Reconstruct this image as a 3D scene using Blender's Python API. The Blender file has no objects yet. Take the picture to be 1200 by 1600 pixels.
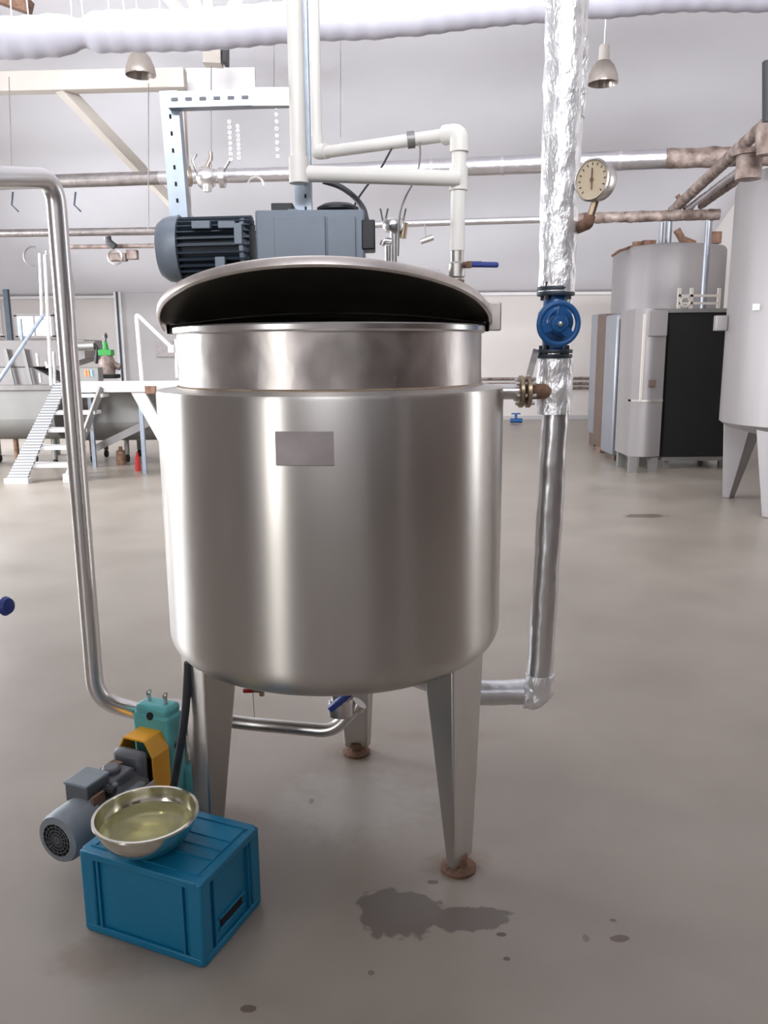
import bpy, bmesh, math, random
from mathutils import Vector as V, Matrix, noise
from math import sin, cos, pi, radians as R, atan2, sqrt
random.seed(7)
S = bpy.context.scene
COL = S.collection
# ------------------------------------------------------------------ camera
F, TH, RO, H = 1270.0, R(11.24), R(.45), 1.6
fw = V((0, cos(TH), -sin(TH))); up0 = V((0, sin(TH), cos(TH))); r0 = V((1, 0, 0))
rt = r0*cos(RO) - up0*sin(RO); up = up0*cos(RO) + r0*sin(RO)
cam = bpy.data.cameras.new('camera'); co = bpy.data.objects.new('camera', cam); COL.objects.link(co)
m = Matrix((rt, up, -fw)).transposed().to_4x4(); m.translation = (0, 0, H); co.matrix_world = m
cam.sensor_fit = 'VERTICAL'; cam.sensor_height = 36; cam.lens = F*36/1600; cam.clip_start = .02; cam.clip_end = 200
S.camera = co
def ray(x, y): return fw + rt*((x-600)/F) - up*((y-800)/F)
def at(x, y, Y):                       # measured point: photo position x, y at a distance Y from the viewer
    d = ray(x, y); return V((0, 0, H)) + d*(Y/d.y)
# ------------------------------------------------------------------ light
S.view_settings.view_transform = 'Standard'; S.view_settings.look = 'None'; S.view_settings.gamma = 1
S.view_settings.use_curve_mapping = False; S.view_settings.exposure = -0.24
w = bpy.data.worlds.new('world'); S.world = w; w.use_nodes = True
w.node_tree.nodes['Background'].inputs[0].default_value = (.80, .86, 1, 1); w.node_tree.nodes['Background'].inputs[1].default_value = .6
def area(name, loc, aim, sx, sy, power, col=(1, 1, 1), spread=180):
    l = bpy.data.lights.new(name, 'AREA'); l.shape = 'RECTANGLE'; l.size = sx; l.size_y = sy; l.energy = power; l.color = col; l.spread = R(spread)
    o = bpy.data.objects.new(name, l); COL.objects.link(o); o.location = loc
    o.rotation_euler = (V(aim)-V(loc)).to_track_quat('-Z', 'Y').to_euler(); return o
area('window_light', (-9.2, 8.0, 2.6), (-3, 9.0, .2), 4.5, 1.7, 680, (.93, .96, 1), 120)  # two lamps added at unseen left wall windows
area('window_light', (-9.2, 14.5, 2.6), (-3, 13.5, .2), 4.5, 1.7, 480, (.93, .96, 1), 120)
area('skylight_light', (-1.5, 7.6, 6.2), (-.5, 13.5, 2.2), 8, 1.6, 260, (.93, .95, 1))  # two added roof lamps; the ceiling has no skylight opening
area('skylight_light', (-2.0, 3.0, 6.6), (-.6, 7.5, 0), 4, 1.2, 45, (.95, .97, 1))
area('front_window_light', (-4.3, -3.9, 2.5), (-.8, 4, 2.2), 1.1, 3.6, 34, (1, .97, .93), 100)  # lamp added behind the camera for the bright band on the tank
0 and area('front_window_light', (3.9, -3.7, 2.7), (0, 4, 1.2), .5, 2.2, 9, (1, .97, .93))
area('high_window_light', (.5, -4.1, 5.7), (1.0, 15, 4.6), 10, 1.3, 560, (.95, .96, 1), 66)  # lamp added high behind the camera to light ceiling and upper pipes
area('right_window_light', (6.45, 4.4, 2.0), (0, 3.0, 1.2), .6, 3.0, 26, (1, .98, .96))  # lamp added for the light strip at the tank's right side
# ------------------------------------------------------------------ materials
ANR = 0.25
def mat(name, c, metal=0, rough=.5, var=.08, vscale=6, bump=0, bscale=30, aniso=0, stretch=(1, 1, 1), spec=.5, c2=None, emit=0, rvar=0, coat=0):
    mt = bpy.data.materials.new(name); mt.use_nodes = True; nt = mt.node_tree; b = nt.nodes['Principled BSDF']
    tc = nt.nodes.new('ShaderNodeTexCoord'); mp = nt.nodes.new('ShaderNodeMapping'); mp.inputs['Scale'].default_value = stretch
    nt.links.new(tc.outputs['Object'], mp.inputs[0])
    n = nt.nodes.new('ShaderNodeTexNoise'); n.inputs['Scale'].default_value = vscale; n.inputs['Detail'].default_value = 5
    nt.links.new(mp.outputs[0], n.inputs['Vector'])
    cr = nt.nodes.new('ShaderNodeValToRGB'); e = cr.color_ramp.elements; e[0].position = .3; e[1].position = .7
    lo = c2 if c2 else tuple(x*(1-var) for x in c); hi = c if c2 else tuple(min(1, x*(1+var)) for x in c)
    e[0].color = (*lo, 1); e[1].color = (*hi, 1)
    nt.links.new(n.outputs[0], cr.inputs[0]); nt.links.new(cr.outputs[0], b.inputs['Base Color'])
    b.inputs['Metallic'].default_value = metal; b.inputs['Roughness'].default_value = rough
    b.inputs['Specular IOR Level'].default_value = spec; b.inputs['Coat Weight'].default_value = coat
    if rvar:
        mr = nt.nodes.new('ShaderNodeMapRange'); mr.inputs[3].default_value = rough-rvar; mr.inputs[4].default_value = rough+rvar
        mr.inputs[1].default_value = .3; mr.inputs[2].default_value = .7
        nt.links.new(n.outputs[0], mr.inputs[0]); nt.links.new(mr.outputs[0], b.inputs['Roughness'])
    if aniso:
        b.inputs['Anisotropic'].default_value = aniso
        tg = nt.nodes.new('ShaderNodeTangent'); tg.direction_type = 'RADIAL'; tg.axis = 'Z'; b.inputs['Anisotropic Rotation'].default_value = ANR; nt.links.new(tg.outputs[0], b.inputs['Tangent'])
    if bump:
        n2 = nt.nodes.new('ShaderNodeTexNoise'); n2.inputs['Scale'].default_value = bscale; n2.inputs['Detail'].default_value = 4
        nt.links.new(mp.outputs[0], n2.inputs['Vector'])
        bp = nt.nodes.new('ShaderNodeBump'); bp.inputs['Strength'].default_value = bump; bp.inputs['Distance'].default_value = .02
        nt.links.new(n2.outputs[0], bp.inputs['Height']); nt.links.new(bp.outputs[0], b.inputs['Normal'])
    if emit:
        b.inputs['Emission Color'].default_value = (*c, 1); b.inputs['Emission Strength'].default_value = emit
    return mt
M = {}
M['tank'] = mat('brushed_steel', (.60, .575, .545), 1, .33, .05, 5, 0, 9, .85, (1, 1, .04))
M['collar'] = mat('stained_steel', (.56, .52, .50), 1, .33, .2, 7, .08, 12, .3, (1, 1, .7), rvar=.1)
M['leg'] = mat('dull_steel', (.55, .525, .50), 1, .42, .15, 4, .04, 14, 0, (1, 1, .3))
M['steel'] = mat('steel', (.62, .60, .59), 1, .28, .08, 8, .02, 20)
M['polish'] = mat('polished_tube', (.74, .72, .72), 1, .28, .05, 6)
M['lidsteel'] = mat('lid_steel', (.62, .57, .54), 1, .4, .25, 8, .05, 20)
M['dirty'] = mat('dark_inside_steel', (.10, .09, .075), .6, .6, .2, 5)  # shade inside the tank is coloured into the lid steel
M['plate'] = mat('plate_matte', (.42, .38, .38), .5, .55, .1, 14)
M['oldpipe'] = mat('old_grey_pipe', (.33, .30, .29), .9, .4, .2, 9, .2, 30)
M['trough'] = mat('brownish_steel', (.23, .21, .205), .5, .5, .1, 2)
M['foil'] = mat('foil', (.86, .86, .88), .75, .38, .05, 9, .5, 42, 0, (1, 1, .5))
M['foils'] = mat('foil_smooth', (.72, .72, .74), 1, .33, .06, 5, .25, 14, 0, (1, 1, .3))
M['jacket'] = mat('pipe_jacket', (.60, .58, .60), .95, .33, .08, 3, .25, 16)
M['rust'] = mat('rust', (.30, .17, .11), .3, .75, 0, 18, .3, 60, c2=(.13, .075, .055))
M['rustpipe'] = mat('stained_pipe', (.36, .29, .26), .3, .6, 0, 9, .3, 30, c2=(.11, .07, .055))
M['galv'] = mat('galvanised', (.40, .46, .54), .7, .42, .1, 18)
M['pvc'] = mat('white_plastic_pipe', (.80, .78, .74), 0, .4, .03, 4)
M['white'] = mat('white_paint', (.74, .72, .72), 0, .6, .04, 3)
M['cream'] = mat('cream_paint', (.56, .51, .46), 0, .6, .04, 3)
M['black'] = mat('black_plastic', (.018, .019, .022), 0, .45)
M['hole'] = mat('dark_hole', (.01, .01, .01), 0, .9)
M['motor'] = mat('grey_blue_paint', (.20, .235, .285), .1, .42, .06, 8)
M['motord'] = mat('dark_blue_paint', (.035, .05, .07), .1, .5, .1, 8)
M['motorg'] = mat('grey_motor_paint', (.13, .135, .15), .15, .5, .15, 10)
M['motorl'] = mat('light_motor_paint', (.22, .25, .28), .15, .5, .1, 10)
M['teal'] = mat('teal_paint', (.10, .40, .42), .05, .45, .12, 12)
M['orange'] = mat('orange_paint', (.85, .40, .02), 0, .45, .06, 8)
M['blue'] = mat('blue_enamel', (.012, .09, .27), .05, .35, .1, 8, .1, 30)
M['bluerub'] = mat('blue_grip', (.02, .045, .25), 0, .45)
M['crate'] = mat('blue_crate_plastic', (.004, .18, .34), 0, .42, .06, 5, .04, 40)
M['crated'] = mat('crate_recess_plastic', (.004, .17, .33), 0, .5, .06, 5)
M['dial'] = mat('dial_face', (.62, .52, .38), 0, .4, .03, 10)
M['bright'] = mat('bowl_steel', (.68, .66, .58), 1, .16, .04, 8)
M['brass'] = mat('brass_bolts', (.42, .33, .24), .9, .35, .2, 20)
M['red'] = mat('red_plastic', (.45, .03, .03), 0, .5)
M['green'] = mat('green_paint', (.03, .28, .05), 0, .5)
M['brown'] = mat('brown_panel', (.10, .065, .05), 0, .6, .15, 3)
M['greywall'] = mat('grey_panel', (.46, .44, .44), 0, .55, .03, 2)
M['vat'] = mat('vat_steel', (.25, .245, .235), .6, .5, .1, 2)
M['btank'] = mat('tank_steel_far', (.29, .27, .27), .45, .5, .08, 3, .03, 6, .5, (1, 1, .1))
M['btankb'] = mat('tank_steel_blueish', (.26, .27, .30), .6, .42, .06, 3)
M['fabric'] = mat('white_sleeve', (.43, .42, .48), 0, .75, .03, 2, .25, 5)
M['glass'] = mat('window_daylight', (.86, .92, 1.0), 0, .3, 0, 3, emit=1.6)
M['lampglass'] = mat('lamp_glass', (.30, .26, .23), .3, .25, .1, 6)
M['cable'] = mat('cable', (.03, .033, .04), 0, .5)
M['wire'] = mat('wire', (.25, .24, .24), .6, .5)
M['chain'] = mat('chain', (.8, .8, .82), .8, .3)
M['wall'] = mat('wall_cream', (.64, .60, .575), 0, .6, .02, 1)
M['ceil'] = mat('ceiling_membrane', (.80, .80, .85), 0, .7, .05, .35, .3, 1.2)
M['dkwall'] = mat('shaded_brown_wall', (.72, .70, .69), 0, .7, .06, 1)  # light grey wall colour, raised to brighten the tank's reflection
def em(n, c, s): return mat(n, c, 0, .4, 0, 3, emit=s)
M['ledr'] = em('red_light', (1, .16, .05), 2.2); M['ledb'] = em('blue_light', (.15, .5, 1), 2.2)
# liquid
lq = bpy.data.materials.new('pale_yellow_liquid'); lq.use_nodes = True; b = lq.node_tree.nodes['Principled BSDF']
b.inputs['Base Color'].default_value = (.86, .82, .45, 1); b.inputs['Transmission Weight'].default_value = .75; b.inputs['Roughness'].default_value = .04; b.inputs['IOR'].default_value = 1.33
M['liquid'] = lq
# floor
fm = bpy.data.materials.new('floor_coating'); fm.use_nodes = True; nt = fm.node_tree; L = nt.links; b = nt.nodes['Principled BSDF']
def nd(t, **k):
    n = nt.nodes.new(t)
    for a, v in k.items(): setattr(n, a, v)
    return n
def mth(op, a, b_=None, c=None):
    n = nd('ShaderNodeMath', operation=op)
    for i, v in enumerate((a, b_, c)):
        if v is None: continue
        if isinstance(v, (int, float)): n.inputs[i].default_value = v
        else: L.new(v, n.inputs[i])
    return n.outputs[0]
geo = nd('ShaderNodeNewGeometry'); pos = geo.outputs['Position']
nz = nd('ShaderNodeTexNoise'); nz.inputs['Scale'].default_value = 1.3; nz.inputs['Detail'].default_value = 6; L.new(pos, nz.inputs['Vector'])
ramp = nd('ShaderNodeValToRGB'); ramp.color_ramp.elements[0].position = .32; ramp.color_ramp.elements[1].position = .7
ramp.color_ramp.elements[0].color = (.275, .237, .198, 1); ramp.color_ramp.elements[1].color = (.355, .312, .268, 1); L.new(nz.outputs[0], ramp.inputs[0])
nf = nd('ShaderNodeTexNoise'); nf.inputs['Scale'].default_value = 26; nf.inputs['Detail'].default_value = 5; L.new(pos, nf.inputs['Vector'])
nl = nd('ShaderNodeTexNoise'); nl.inputs['Scale'].default_value = 9; nl.inputs['Detail'].default_value = 3; L.new(pos, nl.inputs['Vector'])
sep = nd('ShaderNodeSeparateXYZ'); L.new(pos, sep.inputs[0])
wob = mth('ADD', mth('MULTIPLY', mth('SUBTRACT', nf.outputs[0], .5), 1.3), mth('MULTIPLY', mth('SUBTRACT', nl.outputs[0], .5), 1.5))
def blob(cx, cy, rx, ry, soft=.05, k=1.0):
    dx = mth('DIVIDE', mth('SUBTRACT', sep.outputs[0], cx), rx); dy = mth('DIVIDE', mth('SUBTRACT', sep.outputs[1], cy), ry)
    d = mth('SQRT', mth('ADD', mth('MULTIPLY', dx, dx), mth('MULTIPLY', dy, dy)))
    d = mth('ADD', d, mth('MULTIPLY', wob, k))
    mr = nd('ShaderNodeMapRange'); mr.inputs[1].default_value = 1-soft; mr.inputs[2].default_value = 1+soft; mr.inputs[3].default_value = 1; mr.inputs[4].default_value = 0
    L.new(d, mr.inputs[0]); return mr.outputs[0]
def fl(x, y, z=0):
    d = ray(x, y); t = (z-H)/d.z; return V((0, 0, H)) + d*t
def mixc(a, fac, col, amt=1.0):
    mx = nd('ShaderNodeMix', data_type='RGBA'); L.new(mth('MULTIPLY', fac, amt), mx.inputs[0]); L.new(a, mx.inputs[6]); mx.inputs[7].default_value = (*col, 1); return mx.outputs[2]
c = ramp.outputs[0]
p1 = fl(628, 1428); p2 = fl(725, 1436)
stain = mth('MAXIMUM', blob(p1.x, p1.y+.005, .125, .10, .05, .6), blob(p2.x+.01, p2.y, .125, .052, .06, .6))
c = mixc(c, stain, (.155, .13, .112), .95)
for (x, y, rx, ry, a) in [(967, 1466, .026, .013, .8), (958, 1438, .012, .008, .7), (915, 1466, .008, .013, .5), (783, 1460, .012, .007, .9), (792, 1498, .009, .007, .9), (388, 1576, .02, .012, .8), (487, 1252, .012, .02, .8), (1010, 806, .2, .09, .8), (580, 1520, .008, .008, .6), (676, 1378, .016, .01, .7)]:
    q = fl(x, y); c = mixc(c, blob(q.x, q.y, rx, ry, .1, .9), (.10, .065, .05), a)
for (x, y, rx, ry, a) in [(715, 1352, .09, .06, .7), (552, 1175, .1, .08, .5), (690, 1150, .2, .05, .35), (340, 1300, .14, .14, .5), (160, 1500, .12, .07, .5)]:
    q = fl(x, y); c = mixc(c, blob(q.x, q.y, rx, ry, .5, .8), (.21, .14, .10), a)
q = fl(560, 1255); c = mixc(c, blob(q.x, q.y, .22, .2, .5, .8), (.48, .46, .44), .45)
L.new(c, b.inputs['Base Color'])
mr = nd('ShaderNodeMapRange'); mr.inputs[3].default_value = .26; mr.inputs[4].default_value = .42; L.new(nz.outputs[0], mr.inputs[0]); L.new(mr.outputs[0], b.inputs['Roughness'])
b.inputs['Specular IOR Level'].default_value = .5
M['floor'] = fm
# ------------------------------------------------------------------ mesh helpers
def frame(d):
    d = V(d).normalized(); a = V((0, 0, 1)) if abs(d.z) < .95 else V((1, 0, 0))
    u = d.cross(a).normalized(); return u, d.cross(u).normalized()
class MB:
    def __init__(s): s.v = []; s.f = []
    def add(s, vs, fs):
        o = len(s.v); s.v += [V(x) for x in vs]; s.f += [tuple(o+i for i in f) for f in fs]; return s
    def box(s, c, size, rot=None):
        hx, hy, hz = (x/2 for x in size); vs = [V((x, y, z)) for x in (-hx, hx) for y in (-hy, hy) for z in (-hz, hz)]
        if rot: vs = [rot @ x for x in vs]
        c = V(c); return s.add([x+c for x in vs], [(0, 1, 3, 2), (4, 6, 7, 5), (0, 4, 5, 1), (2, 3, 7, 6), (0, 2, 6, 4), (1, 5, 7, 3)])
    def bar(s, p0, p1, w, h, upv=(0, 0, 1)):
        p0, p1 = V(p0), V(p1); d = (p1-p0).normalized(); a = V(upv)
        if abs(d.dot(a)) > .95: a = V((0, 1, 0))
        u = d.cross(a).normalized()*w/2; q = u.cross(d).normalized()*h/2
        vs = [p+i*u+j*q for p in (p0, p1) for (i, j) in ((-1, -1), (1, -1), (1, 1), (-1, 1))]
        return s.add(vs, [(3, 2, 1, 0), (4, 5, 6, 7), (0, 1, 5, 4), (1, 2, 6, 5), (2, 3, 7, 6), (3, 0, 4, 7)])
    def tube(s, pts, r, n=20, bend=0, jit=0, rr=None, cap=True, js=14):
        pts = [V(p) for p in pts]
        if bend:
            q = [pts[0]]
            for i in range(1, len(pts)-1):
                a = (pts[i-1]-pts[i]); c_ = (pts[i+1]-pts[i]); bd = min(bend, a.length*.49, c_.length*.49); a = pts[i]+a.normalized()*bd; c_ = pts[i]+c_.normalized()*bd
                for k in range(9):
                    t = k/8; q.append(a*(1-t)**2+pts[i]*2*t*(1-t)+c_*t*t)
            pts = q+[pts[-1]]
        if jit:
            q = [pts[0]]
            for a, b_ in zip(pts, pts[1:]):
                k = max(1, int((b_-a).length/.012)); q += [a.lerp(b_, j/k) for j in range(1, k+1)]
            pts = q
        rings = []; u = None
        for i, p in enumerate(pts):
            d = (pts[min(i+1, len(pts)-1)]-pts[max(i-1, 0)]).normalized()
            if u is None: u, _ = frame(d)
            else: u = (u-d*u.dot(d)).normalized()
            v = d.cross(u); rad = rr[i] if rr else r; ring = []
            for k in range(n):
                a = 2*pi*k/n; dr = u*cos(a)+v*sin(a); R_ = rad
                if jit: R_ = rad+jit*noise.noise((p+dr*rad)*js)+jit*.5*noise.noise((p+dr*rad)*js*2.7)
                ring.append(p+dr*R_)
            rings.append(ring)
        vs = [x for g in rings for x in g]; fs = []
        for i in range(len(rings)-1):
            for k in range(n): fs.append((i*n+k, i*n+(k+1) % n, (i+1)*n+(k+1) % n, (i+1)*n+k))
        if cap: fs += [tuple(range(n-1, -1, -1)), tuple((len(rings)-1)*n+k for k in range(n))]
        return s.add(vs, fs)
    def cyl(s, p0, p1, r, r1=None, n=24): return s.tube([p0, p1], r, n, rr=[r, r if r1 is None else r1])
    def lathe(s, prof, c=(0, 0, 0), axis=(0, 0, 1), n=64, a0=0, a1=2*pi, close=True):
        c = V(c); ax = V(axis).normalized()
        if abs(ax.z) > .99: u, v = V((1, 0, 0)), V((0, 1, 0))*(1 if ax.z > 0 else -1)
        else: u, v = frame(ax)
        full = abs(a1-a0-2*pi) < 1e-6; m_ = n if full else n+1; k = len(prof); vs = []
        for i in range(m_):
            a = a0+(a1-a0)*i/n
            for (r, z) in prof: vs.append(c+(u*cos(a)+v*sin(a))*r+ax*z)
        fs = []
        for i in range(n):
            j = (i+1) % m_
            for q in range(k-1): fs.append((i*k+q, j*k+q, j*k+q+1, i*k+q+1))
        return s.add(vs, fs)
    def torus(s, c, R_, r, axis=(0, 0, 1), n=40, m_=12, a0=0, a1=2*pi):
        u, v = frame(axis); c = V(c); full = abs(a1-a0-2*pi) < 1e-6
        pts = [c+(u*cos(a0+(a1-a0)*i/n)+v*sin(a0+(a1-a0)*i/n))*R_ for i in range(n+1)]
        return s.tube(pts, r, m_, cap=not full)
    def prism(s, poly, off):               # poly: 3D points, off: extrusion vector
        n = len(poly); off = V(off); vs = [V(p) for p in poly]+[V(p)+off for p in poly]
        return s.add(vs, [tuple(range(n-1, -1, -1)), tuple(range(n, 2*n))]+[(i, (i+1) % n, n+(i+1) % n, n+i) for i in range(n)])
    def build(s, name, mt, parent=None, bevel=0, ang=38, local=False, solid=0, **tags):
        me = bpy.data.meshes.new(name); vs = s.v; o = bpy.data.objects.new(name, me); COL.objects.link(o)
        if parent:
            o.parent = parent
            if not local:
                a = V((0, 0, 0)); p = parent
                while p: a += p.location; p = p.parent
                vs = [x-a for x in vs]
        elif not local:
            a = V((sum(x.x for x in vs)/len(vs), sum(x.y for x in vs)/len(vs), min(x.z for x in vs))); vs = [x-a for x in vs]; o.location = a
        me.from_pydata([tuple(x) for x in vs], [], s.f); bm = bmesh.new(); bm.from_mesh(me); bmesh.ops.recalc_face_normals(bm, faces=bm.faces); bm.to_mesh(me); bm.free()
        me.polygons.foreach_set('use_smooth', [True]*len(me.polygons)); me.set_sharp_from_angle(angle=R(ang))
        me.materials.append(M[mt] if isinstance(mt, str) else mt)
        if solid: md = o.modifiers.new('solid', 'SOLIDIFY'); md.thickness = solid; md.offset = 0
        if bevel: md = o.modifiers.new('bevel', 'BEVEL'); md.width = bevel; md.segments = 2; md.limit_method = 'ANGLE'
        for k_, v_ in tags.items(): o[k_] = v_
        return o
def thing(name, label, cat, loc=(0, 0, 0), rz=0, group=None):
    o = bpy.data.objects.new(name, None); COL.objects.link(o); o.location = loc; o.rotation_euler = (0, 0, rz); o.empty_display_size = .1
    o['label'] = label; o['category'] = cat
    if group: o['group'] = group
    return o
def tag(o, label, cat, group=None):
    o['label'] = label; o['category'] = cat
    if group: o['group'] = group
    return o
def struct(mb, name, mt, **k):
    o = mb.build(name, mt, **k); o['kind'] = 'structure'; return o
def dup(root, loc, label, rz=None):
    r = root.copy(); COL.objects.link(r); r.location = loc; r['label'] = label
    if rz is not None: r.rotation_euler = (0, 0, rz)
    for ch in list(root.children):
        c_ = ch.copy(); COL.objects.link(c_); c_.parent = r
        for g in list(ch.children):
            d = g.copy(); COL.objects.link(d); d.parent = c_
    return r
# ================================================================== setting
struct(MB().box((-1.2, 7.5, -.1), (17, 24, .2)), 'floor', 'floor')
struct(MB().box((-1.2, 19.1, 1.55), (17, .2, 3.1)), 'wall_back', 'wall')
struct(MB().box((-9.75, 7.5, 3.9), (.2, 24, 8.2)), 'wall_left', 'wall')
struct(MB().box((6.7, 7.5, 3.9), (.2, 24, 8.2)), 'wall_right', 'wall')
struct(MB().box((-1.2, -4.5, 3.9), (17, .2, 8.2)), 'wall_front', 'dkwall')
def ceil_z(Y):
    P = [(19.2, 2.75), (16.2, 4.25), (14.6, 5.0), (13.2, 5.4), (10, 5.95), (6, 6.6), (1, 7.4), (-4.6, 7.9)]
    for (a, za), (b_, zb) in zip(P, P[1:]):
        if b_ <= Y <= a: return za+(zb-za)*(a-Y)/(a-b_)
    return P[0][1] if Y > 19 else P[-1][1]
mb = MB(); NX, NY = 30, 60; vs = []
for j in range(NY+1):
    for i in range(NX+1):
        x = -9.8+16.6*i/NX; Y = 19.2-23.8*j/NY
        vs.append((x, Y, (ceil_z(min(19.19, Y+.5))+ceil_z(Y)+ceil_z(max(-4.5, Y-.5)))/3+(.10*noise.noise(V((x*.35, Y*.5, 3))) if j > 2 else 0)))
mb.add(vs, [(j*(NX+1)+i, j*(NX+1)+i+1, (j+1)*(NX+1)+i+1, (j+1)*(NX+1)+i) for j in range(NY) for i in range(NX)])
struct(mb, 'ceiling', 'ceil', ang=80, solid=.06)
struct(MB().box((-1.2, 18.98, .04), (16.7, .03, .09)), 'baseboard_back', 'greywall')
struct(MB().box((-1.2, 18.97, 2.83), (16.7, .06, .06)), 'trim_1', 'white')
# back wall windows on the left, and large door
def window(n, x0, x1, z0, z1, Y, s=-1):
    f = MB(); t = .06
    f.box(((x0+x1)/2, Y, z0), (x1-x0+t, .08, t)); f.box(((x0+x1)/2, Y, z1), (x1-x0+t, .08, t)); f.box((x0, Y, (z0+z1)/2), (t, .08, z1-z0)); f.box((x1, Y, (z0+z1)/2), (t, .08, z1-z0))
    f.box(((x0+x1)/2, Y, (z0+z1)/2), (.04, .06, z1-z0))
    o = struct(f, 'window_%d' % n, 'white'); MB().box(((x0+x1)/2, Y+.01*-s, (z0+z1)/2), (x1-x0, .01, z1-z0)).build('pane', 'glass', o)
a = at(28, 527, 18.97); b_ = at(82, 492, 18.97); window(1, a.x, b_.x, a.z, b_.z, 18.96)
a = at(0, 527, 18.97); b_ = at(18, 456, 18.97); window(2, a.x-.9, b_.x-.3, a.z, b_.z, 18.96)
window(3, -4.9, -3.75, .7, 4.3, -4.38, 1); window(5, -7.2, -6.2, 1.2, 3.6, -4.38, 1)  # unseen windows added behind the camera for bright bands on the tank
window(8, -4.5, 5.5, 5.1, 6.3, -4.38, 1)  # unseen glowing strip added along with the high lamp
x = 6.58; f = MB().box((x, 4.4, .45), (.08, .7, .08)).box((x, 4.4, 3.55), (.08, .7, .08)).box((x, 4.08, 2), (.08, .08, 3.1)).box((x, 4.72, 2), (.08, .08, 3.1)); o = struct(f, 'window_9', 'white'); MB().box((x+.01, 4.4, 2), (.01, .6, 3.1)).build('pane', 'glass', o)  # unseen window added for the light strip on the tank
for i, y0 in enumerate((5.8, 12.3)):
    f = MB(); t = .08; x = -9.62
    for z in (1.75, 3.45): f.box((x, y0+2.25, z), (.1, 4.5, t))
    for y in (y0, y0+1.5, y0+3, y0+4.5): f.box((x, y, 2.6), (.1, t, 1.7))
    o = struct(f, 'window_%d' % (6+i), 'white'); MB().box((x-.01, y0+2.25, 2.6), (.01, 4.5, 1.7)).build('pane', 'glass', o)  # unseen left wall windows, added to light the hall
a = at(184, 415, 18.9); bq = at(330, 415, 18.9)
d = struct(MB().box(((a.x+bq.x)/2, 18.93, a.z/2), (bq.x-a.x, .08, a.z)), 'door_1', 'greywall')
fr = MB().box((a.x-.04, 18.87, a.z/2), (.16, .1, a.z)).box(((a.x+bq.x)/2, 18.87, a.z+.04), (bq.x-a.x+.2, .1, .09)); fr.build('door_frame', 'white', d)
MB().box((a.x-.04, 18.81, a.z/2), (.045, .02, a.z)).build('seal_strip', 'motord', d)
p = at(258, 545, 18.86); MB().box(p, (.42, .06, .36)).build('vent_cover', 'plate', d)
struct(MB().box((6.55, .2, 2.3), (.1, 6.2, 4.6)), 'door_2', 'brown')  # unseen dark panel added to give the tank its dark band
struct(MB().box((4.6, -4.35, 2.3), (3.6, .1, 4.6)), 'door_3', 'brown')  # second unseen dark panel, added to darken the tank's reflection
# low rails on the back wall
for k, y in enumerate((592, 600, 607)):
    a = at(760, y, 18.9); tag(MB().cyl((1.5, 18.9, a.z), (5.2, 18.9, a.z), .03, n=10).build('wall_pipe', 'rustpipe'), 'thin brownish pipe running low along the back wall right of tank, %s of three' % ('topmost', 'middle', 'lowest')[k], 'pipe')
p = at(806, 655, 18.0); t = thing('blue_valve', 'tiny dark teal valve lying low by the back wall, right of tank', 'valve', (p.x, p.y, 0))
MB().tube([(p.x-.12, p.y, .06), (p.x+.14, p.y, .06)], .05, 12).build('valve_body', 'blue', t); MB().cyl((p.x, p.y, .06), (p.x, p.y, .2), .03).box((p.x, p.y, .21), (.2, .03, .03)).build('handle', 'blue', t)
# ------------------------------------------------------------------ roof steel
def beam(mb, p0, p1, w, h): return mb.bar(p0, p1, w, h)
Yb = 11.5; t = thing('roof_truss', 'cream painted steel roof truss with diagonal brace at upper left', 'truss', at(120, 128, Yb))
beam(MB(), at(-120, 133, Yb), at(290, 124, Yb), .2, .24).build('chord', 'cream', t, bevel=.01)
beam(MB(), at(95, 135, Yb), at(222, 268, Yb+1.2), .14, .16).build('brace', 'cream', t, bevel=.01)
beam(MB(), at(222, 268, Yb+1.2), at(330, 380, Yb+2.2), .12, .14).build('brace', 'cream', t)
t = thing('column', 'beige steel roof column behind the galvanised frame upright', 'column', (at(290, 400, 12).x, 12, 0))
x = at(290, 400, 12).x; zt = at(290, 112, 12).z
MB().box((x, 12, zt/2), (.12, .16, zt)).box((x, 11.93, zt/2), (.2, .02, zt)).box((x, 12.07, zt/2), (.2, .02, zt)).build('shaft', 'cream', t)
q0 = at(292, 108, 12); q1 = at(400, 152, 12)
MB().box(((q0.x+q1.x)/2, 12, (q0.z+q1.z)/2), (q1.x-q0.x, .1, q0.z-q1.z)).build('head_plate', 'white', t)
t = thing('beam_stub', 'short cream roof stub with dark bracket under the white duct', 'bracket', at(335, 90, 11))
a = at(333, 55, 11); b_ = at(333, 102, 11); MB().bar(a, b_, .22, .2).build('stub', 'cream', t)
MB().bar(at(353, 66, 11), at(353, 101, 11), .05, .2).build('bracket', 'black', t)
for k, (x0, x1, lab) in enumerate(((262, 292, 'thin cream rafter above the duct, left of the others'), (300, 312, 'thin cream rafter above the duct, in the middle'), (372, 352, 'thin cream rafter above the duct, leaning left'), (325, 326, 'thin cream rafter above the duct, the upright one'))):
    a = at(x0, -5, 9.7); b_ = at(x1, 30, 9.6); tag(MB().bar(a, b_, .1, .1).build('rafter', 'cream'), lab, 'rafter')
a = at(-40, -20, 10.3); b_ = at(48, 12, 10.3); tag(MB().bar(a, b_, .14, .14).build('rusty_strut', 'rust'), 'brownish strut in the top left corner above the duct', 'strut')
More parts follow.
